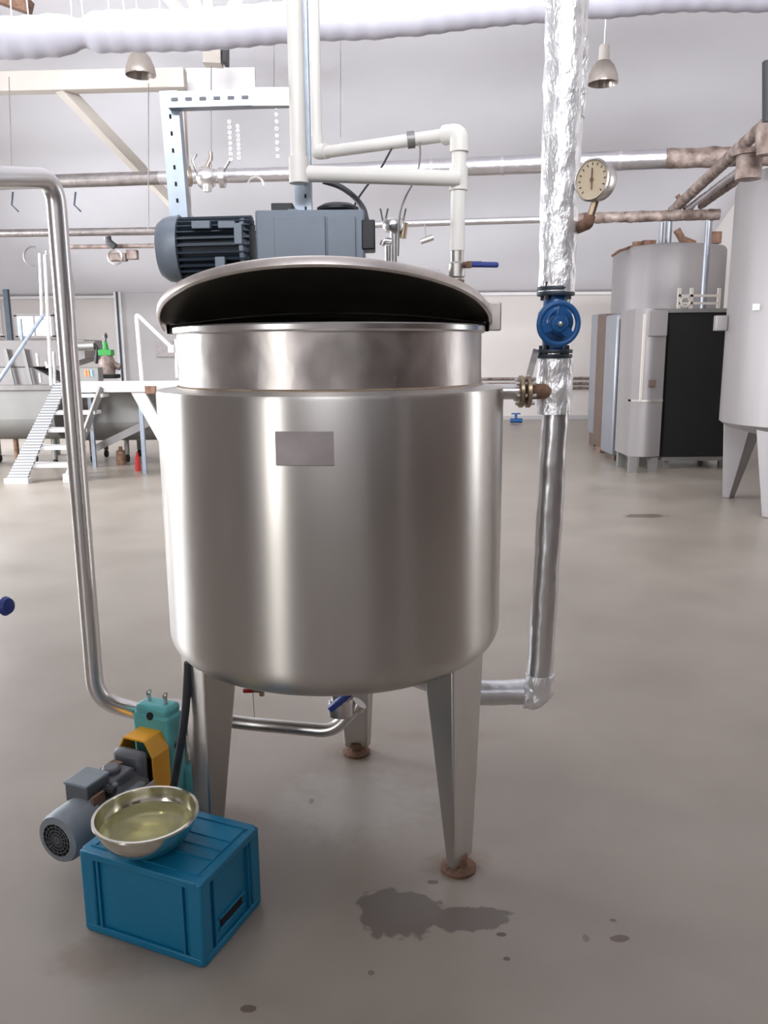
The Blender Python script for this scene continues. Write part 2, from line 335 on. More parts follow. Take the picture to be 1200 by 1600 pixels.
# duct
a = at(-60, 61, 8.6); b_ = at(1300, -20, 9); d = (b_-a); rr = []
kp = [(-60, 61, 8.5), (0, 58, 8.5), (150, 53, 8.6), (300, 45, 8.7), (450, 37, 8.8), (600, 27, 8.9), (750, 14, 9), (900, -2, 9), (1050, -11, 9), (1300, -18, 9)]
pts = []
for i in range(151):
    X = -60+1360*i/150
    for (xa_, ya_, Ya_), (xb_, yb_, Yb_) in zip(kp, kp[1:]):
        if xa_ <= X <= xb_+1e-6: f_ = (X-xa_)/(xb_-xa_); pts.append(at(X, ya_+(yb_-ya_)*f_, Ya_+(Yb_-Ya_)*f_)); break
for i, p in enumerate(pts):
    s_ = i/150; p.z -= .012*sin(s_*pi*9); rr.append(.182-.055*math.exp(-((s_-.137)/.012)**2)-.02*math.exp(-((s_-.5)/.006)**2)-.02*math.exp(-((s_-.72)/.006)**2)+.006*sin(i*1.7))
t = thing('air_duct', 'white fabric air duct hanging across under the roof', 'duct', a+d*.5)
MB().tube(pts, .22, 28, rr=rr).build('sleeve', 'fabric', t)
for i, xx in enumerate((18, 45, 112, 130, 170, 195, 250, 425, 530)):
    p = at(xx, 30, 9); MB().tube([p, (p.x+.04*(-1)**i, p.y, p.z+1.1)], .007, 6).build('hanging_wire', 'chain', t)
# thin chains and wires in front of the back ceiling
for xx, y0, y1, nm in ((360, 188, 255, 'leftmost of three'), (373, 195, 252, 'middle of three'), (433, 165, 252, 'rightmost of three')):
    mb = MB(); a = at(xx-2, y0, 9.8); b_ = at(xx+1, y1, 9.8); n = 16
    for i in range(n):
        p = a.lerp(b_, (i+.5)/n); mb.torus(p, .016, .004, ((1, 0, 0) if i % 2 else (0, 1, 0)), 8, 5)
    mb.tube([a, b_], .004, 5)
    tag(mb.build('hanging_chain', 'chain'), 'bright hanging chain above the big horizontal pipe, '+nm, 'chain')
for xx, y0, y1, nm in ((330, 100, 262, 'thin dark suspension wire above the valve cluster on the big pipe'), (232, 130, 360, 'thin wire hanging right of the truss brace'), (428, 30, 140, 'thin wire between duct and galvanised crossbar'), (14, 120, 268, 'thin wire hanging at far left above the steel pipe bend'), (532, 60, 215, 'thin pale wire right of the white uprights')):
    a = at(xx, y0, 10); b_ = at(xx+(4 if xx == 14 else 0), y1, 10); tag(MB().tube([a, b_], .006, 6).build('hanging_wire', 'wire'), nm, 'wire')
# ------------------------------------------------------------------ pendants
def pendant(P, label):
    t = thing('pendant_lamp', label, 'lamp', P, group=None)
    o = lambda mb, n, m_: mb.build(n, m_, t, local=True)
    o(MB().lathe([(.175, -.0), (.178, .02), (.165, .09), (.125, .19), (.085, .24), (.08, .245), (.12, .185), (.158, .09), (.168, .02), (.175, 0)], n=32), 'lamp_shade', 'lampglass')
    o(MB().lathe([(0, .42), (.05, .42), (.06, .40), (.065, .26), (.085, .235), (0, .235)], n=24), 'lamp_housing', 'cream')
    o(MB().lathe([(0, .08), (.05, .1), (.06, .15), (.03, .2), (0, .22)], n=16), 'bulb', 'white')
    o(MB().cyl((0, 0, .42), (0, 0, .60), .012, n=8), 'hook', 'steel')
    o(MB().cyl((0, 0, .6), (0, 0, max(.7, ceil_z(P.y)-P.z)), .006, n=6), 'cord', 'white')
    return t
P1 = at(220, 118, 10.4); P2 = at(942, 131, 10.4)
pl = pendant(P1, 'bell shaped pendant lamp hanging left, above the truss')
dup(pl, P2, 'bell shaped pendant lamp hanging at right, beside the foil pipe')
# ------------------------------------------------------------------ back pipes
YB0, YB1 = 11.5, 9.9
def bp(px, y, f): return at(px, y, f)
t = thing('header_pipe', 'large jacketed pipe running across the hall, rust stained at its right end', 'pipe', (0, 10.6, at(600, 262, 10.6).z))
a = at(-30, 287, 11.35); b1 = at(250, 278, 11.1); b2 = at(460, 272, 10.9); c1 = at(1040, 248, 9.85); c2 = at(1215, 243, 9.6)
MB().tube([a, b1], .085, 24, jit=.004, js=3).build('left_run', 'oldpipe', t)
MB().tube([b1, b2], .085, 24, jit=.004, js=3).build('middle_run', 'jacket', t)
MB().tube([b2, c1], .105, 24, jit=.004, js=3).build('insulated_run', 'jacket', t)
MB().tube([c1, c2], .108, 24, jit=.012, js=6).build('stained_run', 'rustpipe', t)
for xx in (480, 690, 800, 975):
    s_ = (xx-460)/580; p = b2.lerp(c1, s_); dd = (c1-b2).normalized(); MB().cyl(p-dd*.02, p+dd*.02, .112).build('band', 'foils', t)
t = thing('small_header_pipe', 'thinner dark pipe running level below the large jacketed pipe', 'pipe', (0, 10.6, at(600, 350, 10.6).z))
a = at(-30, 365, 11.3); b1 = at(250, 361, 11.1); c1 = at(880, 342, 10.1); c2 = at(1125, 335, 9.7)
MB().tube([a, b1], .05, 16).build('left_run', 'oldpipe', t); MB().tube([b1, c1], .04, 16).build('middle_run', 'jacket', t); MB().tube([c1, c2], .06, 16, jit=.01).build('stained_run', 'rustpipe', t)
a = at(95, 386, 11.2); b_ = at(250, 384, 11.0); t = thing('return_pipe', 'thin pipe below the two headers at left with a lamp shaped fitting', 'pipe', a)
MB().tube([a, b_], .028, 12).build('run', 'rustpipe', t)
MB().tube([at(168, 370, 11.0), at(170, 378, 11.0), at(180, 386, 11.0)], .045, 10).build('bracket', 'black', t)
MB().box(at(185, 402, 11), (.22, .12, .1)).box(at(207, 398, 11), (.14, .1, .12)).build('fitting', 'rustpipe', t, bevel=.01)
MB().torus(at(180, 402, 10.9), .09, .012, (0, 1, 0), 20, 6).build('ring', 'steel', t)
for k, xx in enumerate((20, 118)):
    a = at(xx, 300, 11.1); tag(MB().tube([a, a+V((-.03, 0, -.16)), a+V((.05, 0, -.24))], .012, 6).build('pipe_hook', 'motord'), ('small dark hook under the big pipe at far left', 'small dark hook under the big pipe left of the frame')[k], 'hook')
# valve cluster on header
P = at(322, 278, 10.6); t = thing('header_valve', 'shiny clamp valve cluster on the big pipe left of the white uprights', 'valve', P)
MB().lathe([(0, -.1), (.1, -.1), (.13, -.05), (.13, .05), (.1, .1), (0, .1)], P, (1, 0, 0), 24).build('valve_body', 'polish', t)
MB().lathe([(0, -.03), (.12, -.03), (.12, .03), (0, .03)], P+V((-.22, 0, .02)), (1, 0, 0), 20).build('flange', 'brass', t)
MB().lathe([(0, -.03), (.12, -.03), (.12, .03), (0, .03)], P+V((.2, 0, .0)), (1, 0, 0), 20).build('flange', 'steel', t)
MB().tube([P+V((.0, 0, .1)), P+V((.07, 0, .22)), P+V((.07, 0, .3))], .025, 10).build('stem', 'brass', t)
MB().tube([P+V((-.1, 0, .05)), P+V((-.16, 0, .2)), P+V((-.1, 0, .28))], .018, 8).tube([P+V((.2, 0, .05)), P+V((.3, 0, .2))], .018, 8).build('lever', 'steel', t)
MB().lathe([(0, -.05), (.05, -.05), (.06, .03), (0, .03)], P+V((.02, -.05, -.12)), (0, 0, 1), 16).build('drain_cap', 'polish', t)
P = at(455, 300, 10.6)
P = at(400, 290, 10.7); tag(MB().torus(P, .1, .012, (0, 1, 0), 16, 6, pi, 2*pi).build('pipe_loop', 'chain'), 'small bright strap loop under the big pipe beside the uprights', 'strap')
P = at(665, 375, 10.3); t = thing('hanging_fitting', 'small steel fitting hanging below the thin pipe behind the tank', 'fitting', P)
MB().tube([P+V((-.06, 0, -.02)), P, P+V((.09, 0, .03))], .035, 10).build('elbow', 'steel', t); MB().tube([P, at(664, 350, 10.3)], .008, 6).build('hanger', 'wire', t)
# ================================================================== MIXING TANK
CX, CY = -.16, 2.57; TR = .532
T = thing('mixing_tank', 'open stainless steel mixing tank on three tapered legs in the middle', 'tank', (CX, CY, 0))
prof = [(0, .615), (.25, .625), (.42, .655), (.455, .664)]
for k in range(9): a = -pi/2+R(20)+(pi/2-R(20))*k/8; prof.append((TR-.085+.085*cos(a), .748+.085*sin(a)))
prof += [(TR, .76), (TR, 1.1), (TR, 1.478), (TR-.003, 1.488), (TR-.012, 1.491), (.475, 1.497), (.463, 1.500)]
body = MB().lathe(prof, (CX, CY, 0), n=128).build('tank_body', 'tank', T)
MB().lathe([(.4655, 1.49), (.463, 1.54), (.463, 1.655), (.458, 1.655), (.458, 1.2), (.40, .8), (0, .75)], (CX, CY, 0), n=128).build('collar', 'collar', T)
MB().lathe([(.472, 1.490), (.4725, 1.4985), (.466, 1.503), (.464, 1.50)], (CX, CY, 0), n=128).build('weld_seam', 'brass', T)
MB().lathe([(.456, 1.652), (.470, 1.650), (.474, 1.655), (.474, 1.668), (.470, 1.672), (.456, 1.672), (.456, 1.652)], (CX, CY, 0), n=128).build('rim', 'steel', T)
# nameplate
a0 = atan2(at(441, 660, 2.1).y-CY-.05, at(441, 660, 2.1).x-CX)
mb = MB(); th0, th1 = R(-102.2), R(-86.2); zz = (1.315, 1.402); RR = TR+.0005
for (rA, z0, z1, t0, t1) in [(RR+.003, zz[0], zz[1], th0, th1)]:
    n = 10; vs = []
    for i in range(n+1):
        a = t0+(t1-t0)*i/n
        for (r_, z) in ((RR, z0), (rA, z0+.002), (rA, z1-.002), (RR, z1)): vs.append((CX+r_*cos(a), CY+r_*sin(a), z))
    mb.add(vs, [(i*4+q, i*4+4+q, i*4+5+q, i*4+1+q) for i in range(n) for q in range(3)]+[(0, 1, 2, 3), (n*4, n*4+3, n*4+2, n*4+1)])
mb.build('nameplate', 'plate', T, label='plain grey blank nameplate')
# vertical weld line
for deg in (125,):
    a = R(deg); MB().bar((CX+(TR+.0003)*cos(a), CY+(TR+.0003)*sin(a), .76), (CX+(TR+.0003)*cos(a), CY+(TR+.0003)*sin(a), 1.47), .004, .002, (cos(a), sin(a), 0)).build('weld_line', 'leg', T)
# legs
for deg in (-36.2, 214, 85):
    a = R(deg); er = V((cos(a), sin(a), 0)); et = V((-sin(a), cos(a), 0)); c0 = V((CX, CY, 0))
    ro = .505; vs = []
    for (z, wt, wr) in (((.03, .115, .075), (.73, .185, .175)) if deg == 999 else ((.03, .115, .035), (.73, .185, .125))):
        for (i, j) in ((0, -1), (0, 1), (1, 1), (1, -1)):
            vs.append(c0+er*(ro-i*wr-(.01 if z < .1 else 0))+et*(j*wt/2*(1 if i == 0 else .75))+V((0, 0, z)))
    lg = MB().add(vs, [(3, 2, 1, 0), (4, 5, 6, 7), (0, 1, 5, 4), (1, 2, 6, 5), (2, 3, 7, 6), (3, 0, 4, 7)]).build('leg', 'leg', T, bevel=.006)
    p = c0+er*(ro-.028); MB().lathe([(0, 0), (.054, 0), (.056, .01), (.046, .016), (.030, .02), (.028, .05), (0, .05)], p, n=24).build('foot', 'rust', lg)
# rear half lid and bridge
n = 40; vs = []; 
mb = MB(); K = 6
for k in range(K+1):
    for i in range(n+1):
        a = pi*i/n; r_ = .486*k/K; vs.append((CX-.005+r_*cos(a), CY-.03+r_*sin(a), 1.678+.035*(1-(k/K)**2)))
mb.add(vs, [(k*(n+1)+i, k*(n+1)+i+1, (k+1)*(n+1)+i+1, (k+1)*(n+1)+i) for k in range(K) for i in range(n)])
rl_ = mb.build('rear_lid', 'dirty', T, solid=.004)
MB().lathe([(.478, 1.654), (.486, 1.654), (.488, 1.682), (.478, 1.684), (.478, 1.654)], (CX-.005, CY-.03, 0), n=60, a0=-.06, a1=pi+.06).build('lid_skirt', 'lidsteel', rl_)
AL = R(16.5); U = V((1, 0, 0)); W = V((0, -cos(AL), sin(AL))); N = U.cross(W)   # N points down and forward
HC = V((CX-.012, CY+.01, 1.684)); RL = .502
mb = MB(); vs = []
for k in range(K+1):
    for i in range(n+1):
        a = pi*i/n; r_ = RL*k/K; vs.append(HC+U*r_*cos(a)+W*r_*sin(a)-N*.02*(1-(k/K)**2))
mb.add(vs, [(k*(n+1)+i, k*(n+1)+i+1, (k+1)*(n+1)+i+1, (k+1)*(n+1)+i) for k in range(K) for i in range(n)])
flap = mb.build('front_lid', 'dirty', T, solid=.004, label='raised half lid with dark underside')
mb = MB(); vs = []; n = 72
for i in range(n+1):
    a = pi*i/n; e = U*cos(a)+W*sin(a)
    for (r_, q) in ((RL-.006, -.004), (RL+.002, -.005), (RL+.005, 0), (RL+.005, .018), (RL, .023), (RL-.004, .023), (RL-.004, 0)): vs.append(HC+e*r_+N*q)
mb.add(vs, [(i*7+q, i*7+7+q, i*7+7+(q+1) % 7, i*7+(q+1) % 7) for i in range(n) for q in range(7)]+[tuple(range(7)), tuple(n*7+6-q for q in range(7))])
mb.build('lid_edge', 'lidsteel', flap, label='pale steel rolled edge')
# hinge bracket, ring
HB = at(768, 495, CY)
MB().box(HB+V((.006, -.01, 0)), (.04, .045, .085)).build('hinge_plate', 'lidsteel', T, bevel=.004)
MB().cyl(HB+V((-.05, 0, .005)), HB+V((.02, 0, .005)), .013).build('hinge_pin', 'steel', T)
P = at(740, 480, 2.66); MB().torus(P+V((0, 0, -.01)), .036, .006, (0, 1, 0), 28, 8).build('lifting_ring', 'steel', T)
MB().box((CX+.0, CY+.09, 1.775), (.28, .12, .13)).build('motor_mount', 'steel', T, bevel=.004)
P = at(668, 428, 2.72); MB().lathe([(0, -.10), (.05, -.10), (.05, 0), (.036, .012), (.015, .018), (0, .018)], P, n=24).build('inspection_cap', 'steel', T)
# side nozzle with flange
NZ = V((CX+TR, CY-.02, at(800, 612, 2.55).z)); 
nz_ = MB().cyl(NZ+V((-.03, 0, 0)), NZ+V((.06, 0, 0)), .024).build('side_nozzle', 'steel', T)
t = thing('pipe_flange', 'bolted brass coloured flange pair between tank side and foil pipe', 'flange', NZ+V((.068, 0, 0)))
for k, dx in enumerate((.048, .070)):
    MB().lathe([(0, 0), (.046, 0), (.05, .003), (.05, .013), (.046, .016), (0, .016)], NZ+V((dx, 0, 0)), (1, 0, 0), 32).build('flange_disc', 'brass', t)
for k in range(6):
    a = 2*pi*k/6+.3; p = NZ+V((0, .037*cos(a), .037*sin(a))); MB().cyl(p+V((.038, 0, 0)), p+V((.098, 0, 0)), .006, n=6).build('bolt', 'polish', t)
MB().tube([NZ+V((.086, 0, 0)), NZ+V((.15, .02, 0))], .024).build('neck', 'rust', t)
# bottom outlet
t = thing('outlet_valve', 'ball valve with dark blue lever under the tank outlet', 'valve', (CX+.02, CY, .46))
P = V((at(532, 1090, 2.6).x, 2.6, at(532, 1090, 2.6).z))
MB().cyl(P+V((0, 0, .16)), P+V((0, 0, -.06)), .033).lathe([(0, -.03), (.043, -.03), (.046, 0), (.043, .03), (0, .03)], P+V((0, 0, -.03)), n=20).build('valve_body', 'steel', t)
MB().bar(P+V((-.035, -.05, -.02)), P+V((.04, -.05, .045)), .03, .022).build('lever', 'bluerub', t, bevel=.006)
MB().cyl(P, P+V((0, -.05, 0)), .01).build('spindle', 'brass', t)
P = at(395, 1078, 2.6); t = thing('drain_tap', 'small brass tap with red handle under the tank, left', 'tap', P)
MB().tube([P+V((.0, 0, .1)), P+V((.0, 0, .0)), P+V((.03, 0, 0)), P+V((.03, 0, -.02))], .01, 10, bend=.01).build('tap_body', 'brass', t); MB().box(P+V((-.012, -.02, .006)), (.034, .01, .012)).build('handle', 'red', t)
MB().tube([P+V((.0, 0, -.01)), P+V((.002, 0, -.1))], .0012, 5).build('drip_wire', 'wire', t)
# ------------------------------------------------------------------ agitator gear motor
MY = CY+.05
G = thing('gear_motor', 'grey blue agitator gear motor lying on top of the tank', 'motor', at(420, 400, MY))
A = at(286, 390, MY); B = at(396, 387, MY); ax = (B-A).normalized(); rf = .098
MB().lathe([(0, -.078), (.045, -.076), (.08, -.066), (.095, -.045), (.099, -.02), (.099, .0), (.092, .002), (0, .002)], A, ax, 40).build('fan_cover', 'motor', G)
mb = MB().cyl(A, B, .074, n=32)
u = V((0, 0, 1)); vv = ax.cross(u).normalized()
for k in range(28):
    a = 2*pi*k/28; e = (u*cos(a)+vv*sin(a)); mb.bar(A+e*.080, B+e*.080, .004, .028, e)
mb.build('finned_body', 'motord', G)
MB().lathe([(0, 0), (.09, 0), (.092, .012), (.075, .025), (0, .025)], B-ax*.03, ax, 36).build('end_shield', 'motor', G)
for (xx, yy, sx, sz) in ((315, 352, .055, .022), (373, 366, .024, .06), (345, 410, .03, .03), (355, 352, .05, .02)):
    MB().box(at(xx, yy, MY-.085), (sx, .03, sz)).build('mounting_pad', 'motor', G, bevel=.002)
a = at(398, 336, MY-.09); c_ = at(570, 405, MY-.09)
MB().box(((a.x+c_.x)/2, MY, (a.z+c_.z)/2), (c_.x-a.x, .17, a.z-c_.z+.03)).build('gearbox', 'motor', G, bevel=.006)
a = at(427, 338, MY-.095); c_ = at(509, 404, MY-.095); MB().box(((a.x+c_.x)/2, MY-.088, (a.z+c_.z)/2), (c_.x-a.x, .012, a.z-c_.z)).build('side_cover', 'motor', G, bevel=.002)
a = at(511, 338, MY-.095); c_ = at(556, 404, MY-.095); MB().box(((a.x+c_.x)/2, MY-.089, (a.z+c_.z)/2), (c_.x-a.x, .01, a.z-c_.z)).build('side_cover', 'motor', G, bevel=.002)
MB().box(at(576, 370, MY-.04), (.04, .1, .085)).build('terminal_box', 'black', G, bevel=.004)
MB().box(at(443, 330, MY), (.065, .08, .035)).build('top_block', 'black', G, bevel=.003)
MB().lathe([(0, -.012), (.05, -.012), (.064, -.004), (.064, .004), (.045, .014), (0, .016)], at(528, 327, MY), n=28).build('top_cap', 'black', G)
MB().box(at(458, 333, MY-.05), (.03, .02, .02)).build('lifting_eye', 'motor', G)
MB().cyl((CX+.04, MY, 1.80), (CX+.04, MY, 1.9), .02).build('output_shaft', 'steel', G)
t = thing('power_cable', 'thick dark cable looping down behind the gearbox', 'cable', at(575, 350, 2.7))
MB().tube([at(505, 283, 2.75), at(530, 290, 2.75), at(553, 306, 2.73), at(568, 325, 2.7), at(574, 350, 2.62)], .009, 10, bend=.03).build('cable_run', 'cable', t)
tag(MB().tube([at(612, 232, 2.75), at(596, 262, 2.75), at(572, 292, 2.75), at(558, 312, 2.75), at(552, 326, 2.72)], .0032, 8, bend=.02).build('thin_cable', 'cable'), 'thin dark wire slanting behind the gearbox up to the white pipe', 'wire')
tag(MB().tube([at(655, 210, 2.78), at(657, 245, 2.76), at(652, 275, 2.74), at(632, 310, 2.72), at(624, 335, 2.7), at(622, 400, 2.7)], .003, 8, bend=.03).build('thin_cable', 'wire'), 'thin grey wire hanging from the white pipe to the instrument cluster', 'wire')
# instrument cluster
P = at(616, 362, 2.78); t = thing('spray_nozzle', 'shiny clamp fitting cluster standing on the lid behind the gearbox', 'fitting', (P.x, P.y, at(616, 430, 2.78).z))
MB().cyl(at(616, 430, 2.78), at(616, 362, 2.78), .014).build('stem', 'polish', t)
MB().lathe([(0, -.02), (.03, -.02), (.036, -.008), (.036, .008), (.028, .02), (0, .024)], at(615, 352, 2.78), n=20).build('clamp', 'polish', t)
MB().tube([at(616, 378, 2.78), at(600, 376, 2.78), at(597, 384, 2.78)], .011, 12, bend=.02).build('branch', 'polish', t)
MB().cyl(at(607, 384, 2.76), at(607, 412, 2.76), .012).build('side_stem', 'steel', t); MB().cyl(at(632, 348, 2.78), at(629, 372, 2.78), .012).build('side_clamp', 'brass', t)
for k, (x0, x1) in enumerate(((594, 598), (606, 602), (634, 630))): MB().cyl(at(x1, 345, 2.78), at(x0, 326, 2.78), .003, n=8).build('rod', 'wire', t)
# ------------------------------------------------------------------ support frame
def channel(mb, p0, p1, w, d, side, th=.004):
    p0, p1 = V(p0), V(p1); ax_ = (p1-p0).normalized(); s_ = V(side).normalized(); o_ = ax_.cross(s_).normalized()
    mb.bar(p0, p1, w, th, s_) if False else None
    def slab(c0, c1, a_, la, b2, lb):
        vs = [c+i*a_*la/2+j*b2*lb/2 for c in (c0, c1) for (i, j) in ((-1, -1), (1, -1), (1, 1), (-1, 1))]
        mb.add(vs, [(3, 2, 1, 0), (4, 5, 6, 7), (0, 1, 5, 4), (1, 2, 6, 5), (2, 3, 7, 6), (3, 0, 4, 7)])
    slab(p0, p1, o_, w, s_, th)
    for q in (-1, 1): slab(p0+o_*q*(w/2-th/2)-s_*d/2, p1+o_*q*(w/2-th/2)-s_*d/2, o_, th, s_, d)
def slots(par, mt, p0, p1, side, n, off, lw=.012, ll=.006, sh=(0, 0, 0)):
    p0, p1 = V(p0), V(p1); s_ = V(side)
    for i in range(n):
        p = p0.lerp(p1, (i+.5)/n)+s_*off+V(sh); d_ = (p1-p0).normalized(); MB().bar(p-d_*lw/2, p+d_*lw/2, ll, .0015, s_).build('slot', mt, par)
Y = 2.66
FRM = thing('strut_frame', 'galvanised perforated channel frame standing around the gear motor', 'frame', at(370, 300, Y))
a, b_ = at(263, 142, Y), at(279, 352, Y); b_.x = a.x+.012
mb = MB(); channel(mb, a, b_, .055, .045, (0, -1, 0)); up1 = mb.build('upright', 'galv', FRM)
slots(up1, 'hole', a, b_, (0, -1, 0), 8, .0035)
b2 = at(473, -120, Y); c2 = at(474, 336, Y); b2.x = c2.x
mb = MB(); channel(mb, b2, c2, .052, .045, (0, -1, 0)); up2 = mb.build('upright', 'galv', FRM)
slots(up2, 'hole', b2, c2, (0, -1, 0), 22, .0035, sh=(.008, 0, 0))
a, b_ = at(262, 156, Y-.03), at(460, 150, Y-.03)
mb = MB(); channel(mb, a, b_, .045, .04, (0, -1, 0)); cb = mb.build('crossbar', 'galv', FRM)
slots(cb, 'motorg', a, b_, (0, -1, 0), 9, .0035, .02, .009)
MB().box(at(428, 151, Y-.04), (.13, .006, .05)).build('splice_plate', 'steel', FRM)
MB().box(at(455, 8, Y-.03), (.02, .03, .03)).build('clamp', 'polish', FRM)
# ------------------------------------------------------------------ white plastic pipes
t = thing('supply_pipe', 'white plastic pipe dropping beside the channel upright and turning right at lower elbow', 'pipe', at(467, 268, 2.58))
p0, p1, p2 = at(463, -120, 2.58), at(467, 271, 2.58), at(716, 279, 2.68); p0.x = p1.x
MB().tube([p0, p1+V((0, 0, .0)), p2], .0235, 24, bend=.03).build('pipe_run', 'pvc', t)
MB().cyl(p1+V((0, 0, .045)), p1+V((0, 0, -.028)), .030).build('elbow', 'pvc', t)
t = thing('vent_pipe', 'white plastic pipe from the roof, over and down onto the tank lid', 'pipe', at(718, 390, 2.7))
p0, p1, p2, p3 = at(490, -120, 3.05), at(495, 240, 3.05), at(718, 208, 2.7), at(717, 392, 2.7); p0.x = p1.x; p3.x = p2.x-.004; p3.y = p2.y
MB().tube([p0, p1, p2], .020, 22, bend=.025).build('upper_run', 'pvc', t)
MB().tube([p2, p3], .0235, 24).build('drop', 'pvc', t)
dd = (p1-p2).normalized()
MB().tube([p2+dd*.055, p2, p2+V((0, 0, -.055))], .030, 24, bend=.03).build('elbow', 'pvc', t)
q = at(717, 279, 2.7); MB().cyl(V((p2.x-.002, 2.7, q.z+.035)), V((p2.x-.002, 2.7, q.z-.035)), .029).build('tee', 'pvc', t)
e = at(494, 238, 3.05); MB().tube([e+V((0, 0, .05)), e, e+(p2-e).normalized()*.05], .026, 20, bend=.02).build('elbow', 'pvc', t)
MB().cyl(at(642, 219, 2.80)+V((-.012, 0, 0)), at(642, 219, 2.80)+V((.012, 0, .002)), .026).build('pipe_clip', 'wire', t)
t = thing('ball_valve', 'steel ball valve with blue lever under the white plastic pipe', 'valve', at(717, 440, 2.7))
xx = p3.x; zt = at(717, 392, 2.7).z; zb = at(717, 450, 2.7).z
MB().lathe([(0, 0), (.022, 0), (.022, .03), (.026, .035), (.026, .075), (.021, .08), (.021, zt-zb), (0, zt-zb)], (xx, 2.7, zb), n=20).build('valve_body', 'leg', t)
MB().lathe([(.0, -.03), (.024, -.03), (.024, .02), (0, .02)], (xx, 2.7, zb+.005), n=18).build('threaded_union', 'rust', t)
MB().cyl(at(722, 414, 2.7), at(734, 414, 2.66), .01).bar(at(730, 413, 2.66), at(752, 413, 2.64), .012, .018).build('lever', 'rust', t)
MB().bar(at(737, 413, 2.64), at(779, 414, 2.62), .016, .017).build('grip', 'bluerub', t, bevel=.006)
# ------------------------------------------------------------------ foil pipes at right of tank
PX, PY = .537, 2.6
t = thing('steam_pipe', 'tall foil wrapped pipe rising to the roof beside the tank', 'pipe', (PX, PY, .44))
def pz(y): return at(870, y, PY).z
MB().tube([(PX+.002, PY, pz(458)), (PX-.0, PY, 2.6), (PX-.012, PY, 4.6), (PX-.012, PY, 7.0)], .056, 36, jit=.0045).build('upper_section', 'foil', t)
MB().tube([(PX+.004, PY, pz(560)), (PX+.006, PY, pz(646))], .0565, 36, jit=.007, js=22).build('wrapped_section', 'foil', t)
MB().tube([(PX+.011, PY, pz(640)), (PX+.0, PY, 1.0), (PX-.014, PY, .455), (.31, PY+.02, .44), (.05, PY+.05, .52)], .043, 32, bend=.05, jit=.003).build('lower_section', 'foils', t)
MB().tube([(PX-.012, PY, .52), (PX-.014, PY, .44), (PX-.07, PY, .443)], .048, 32, bend=.04, jit=.008, js=25).build('elbow_wrap', 'foil', t)
P = at(693, 1078, 2.58); MB().cyl(P+V((0, -.035, -.0)), P+V((0, -.03, 0)), .008).build('bolt', 'rust', t)
t = thing('side_steam_pipe', 'slimmer foil wrapped pipe running behind the tall foil pipe', 'pipe', (PX+.05, PY+.09, 1.4))
MB().tube([(PX+.040, PY+.1, pz(690)), (PX+.062, PY+.1, 2.6), (PX+.058, PY+.1, 7.0)], .030, 24, jit=.004).build('pipe_run', 'foil', t)
MB().tube([(PX+.058, PY+.1, 2.3), (PX+.064, PY+.1, 2.46), (PX+.060, PY+.1, 2.52)], .034, 24, jit=.009, js=30).build('torn_foil', 'foil', t)
# gate valve
GV = V((PX+.0, PY, at(868, 505, PY).z))
t = thing('gate_valve', 'blue enamel gate valve with round handwheel on the foil pipe', 'valve', GV)
hz = (pz(452)-pz(556))/2; gc = (pz(452)+pz(556))/2
MB().lathe([(0, -hz*.9), (.035, -hz*.9), (.037, -hz*.5), (.052, -hz*.3), (.055, 0), (.052, hz*.3), (.037, hz*.5), (.035, hz*.9), (0, hz*.9)], (PX, PY, gc), n=32).build('valve_body', 'blue', t)
for sgn in (-1, 1):
    z = gc+sgn*(hz-.014); fl_ = MB().lathe([(0, -.006), (.056, -.006), (.058, -.003), (.058, .003), (.056, .006), (0, .006)], (PX, PY, z), n=32).lathe([(0, -.006), (.056, -.006), (.058, 0), (.056, .006), (0, .006)], (PX, PY, z+sgn*.015), n=32).build('flange', 'motord', t)
    for k in range(4):
        a = pi/4+k*pi/2; p = V((PX+.047*cos(a), PY+.047*sin(a), z)); MB().cyl(p+V((0, 0, -.018)), p+V((0, 0, .034 if sgn > 0 else .018)), .008, n=6).build('bolt', 'black', t)
wd = V((.10, -.98, -.05)).normalized(); wc = at(873, 506, PY-.13)
MB().cyl((PX, PY-.03, gc), wc, .03, .016).lathe([(0, 0), (.04, 0), (.04, .012), (0, .012)], (PX+.003, PY-.055, gc), wd, 24).build('bonnet', 'blue', t)
hw = MB().torus(wc, .059, .0085, wd, 48, 14); u, v = frame(wd)
for k in range(3):
    a = 2*pi*k/3+.3; e = u*cos(a)+v*sin(a); hw.bar(wc+e*.012, wc+e*.056, .026, .008, wd)
hw.lathe([(0, -.012), (.028, -.012), (.03, 0), (.022, .010), (0, .012)], wc, wd, 20); hw.build('handwheel', 'blue', t, bevel=.001)
MB().lathe([(0, .01), (.008, .01), (.008, .02), (0, .022)], wc, wd, 6).build('nut', 'polish', t)
P = at(828, 555, 2.58); MB().bar(at(824, 596, 2.57), at(838, 546, 2.58), .02, .006, (0, 1, 0)).build('side_bracket', 'steel', t)
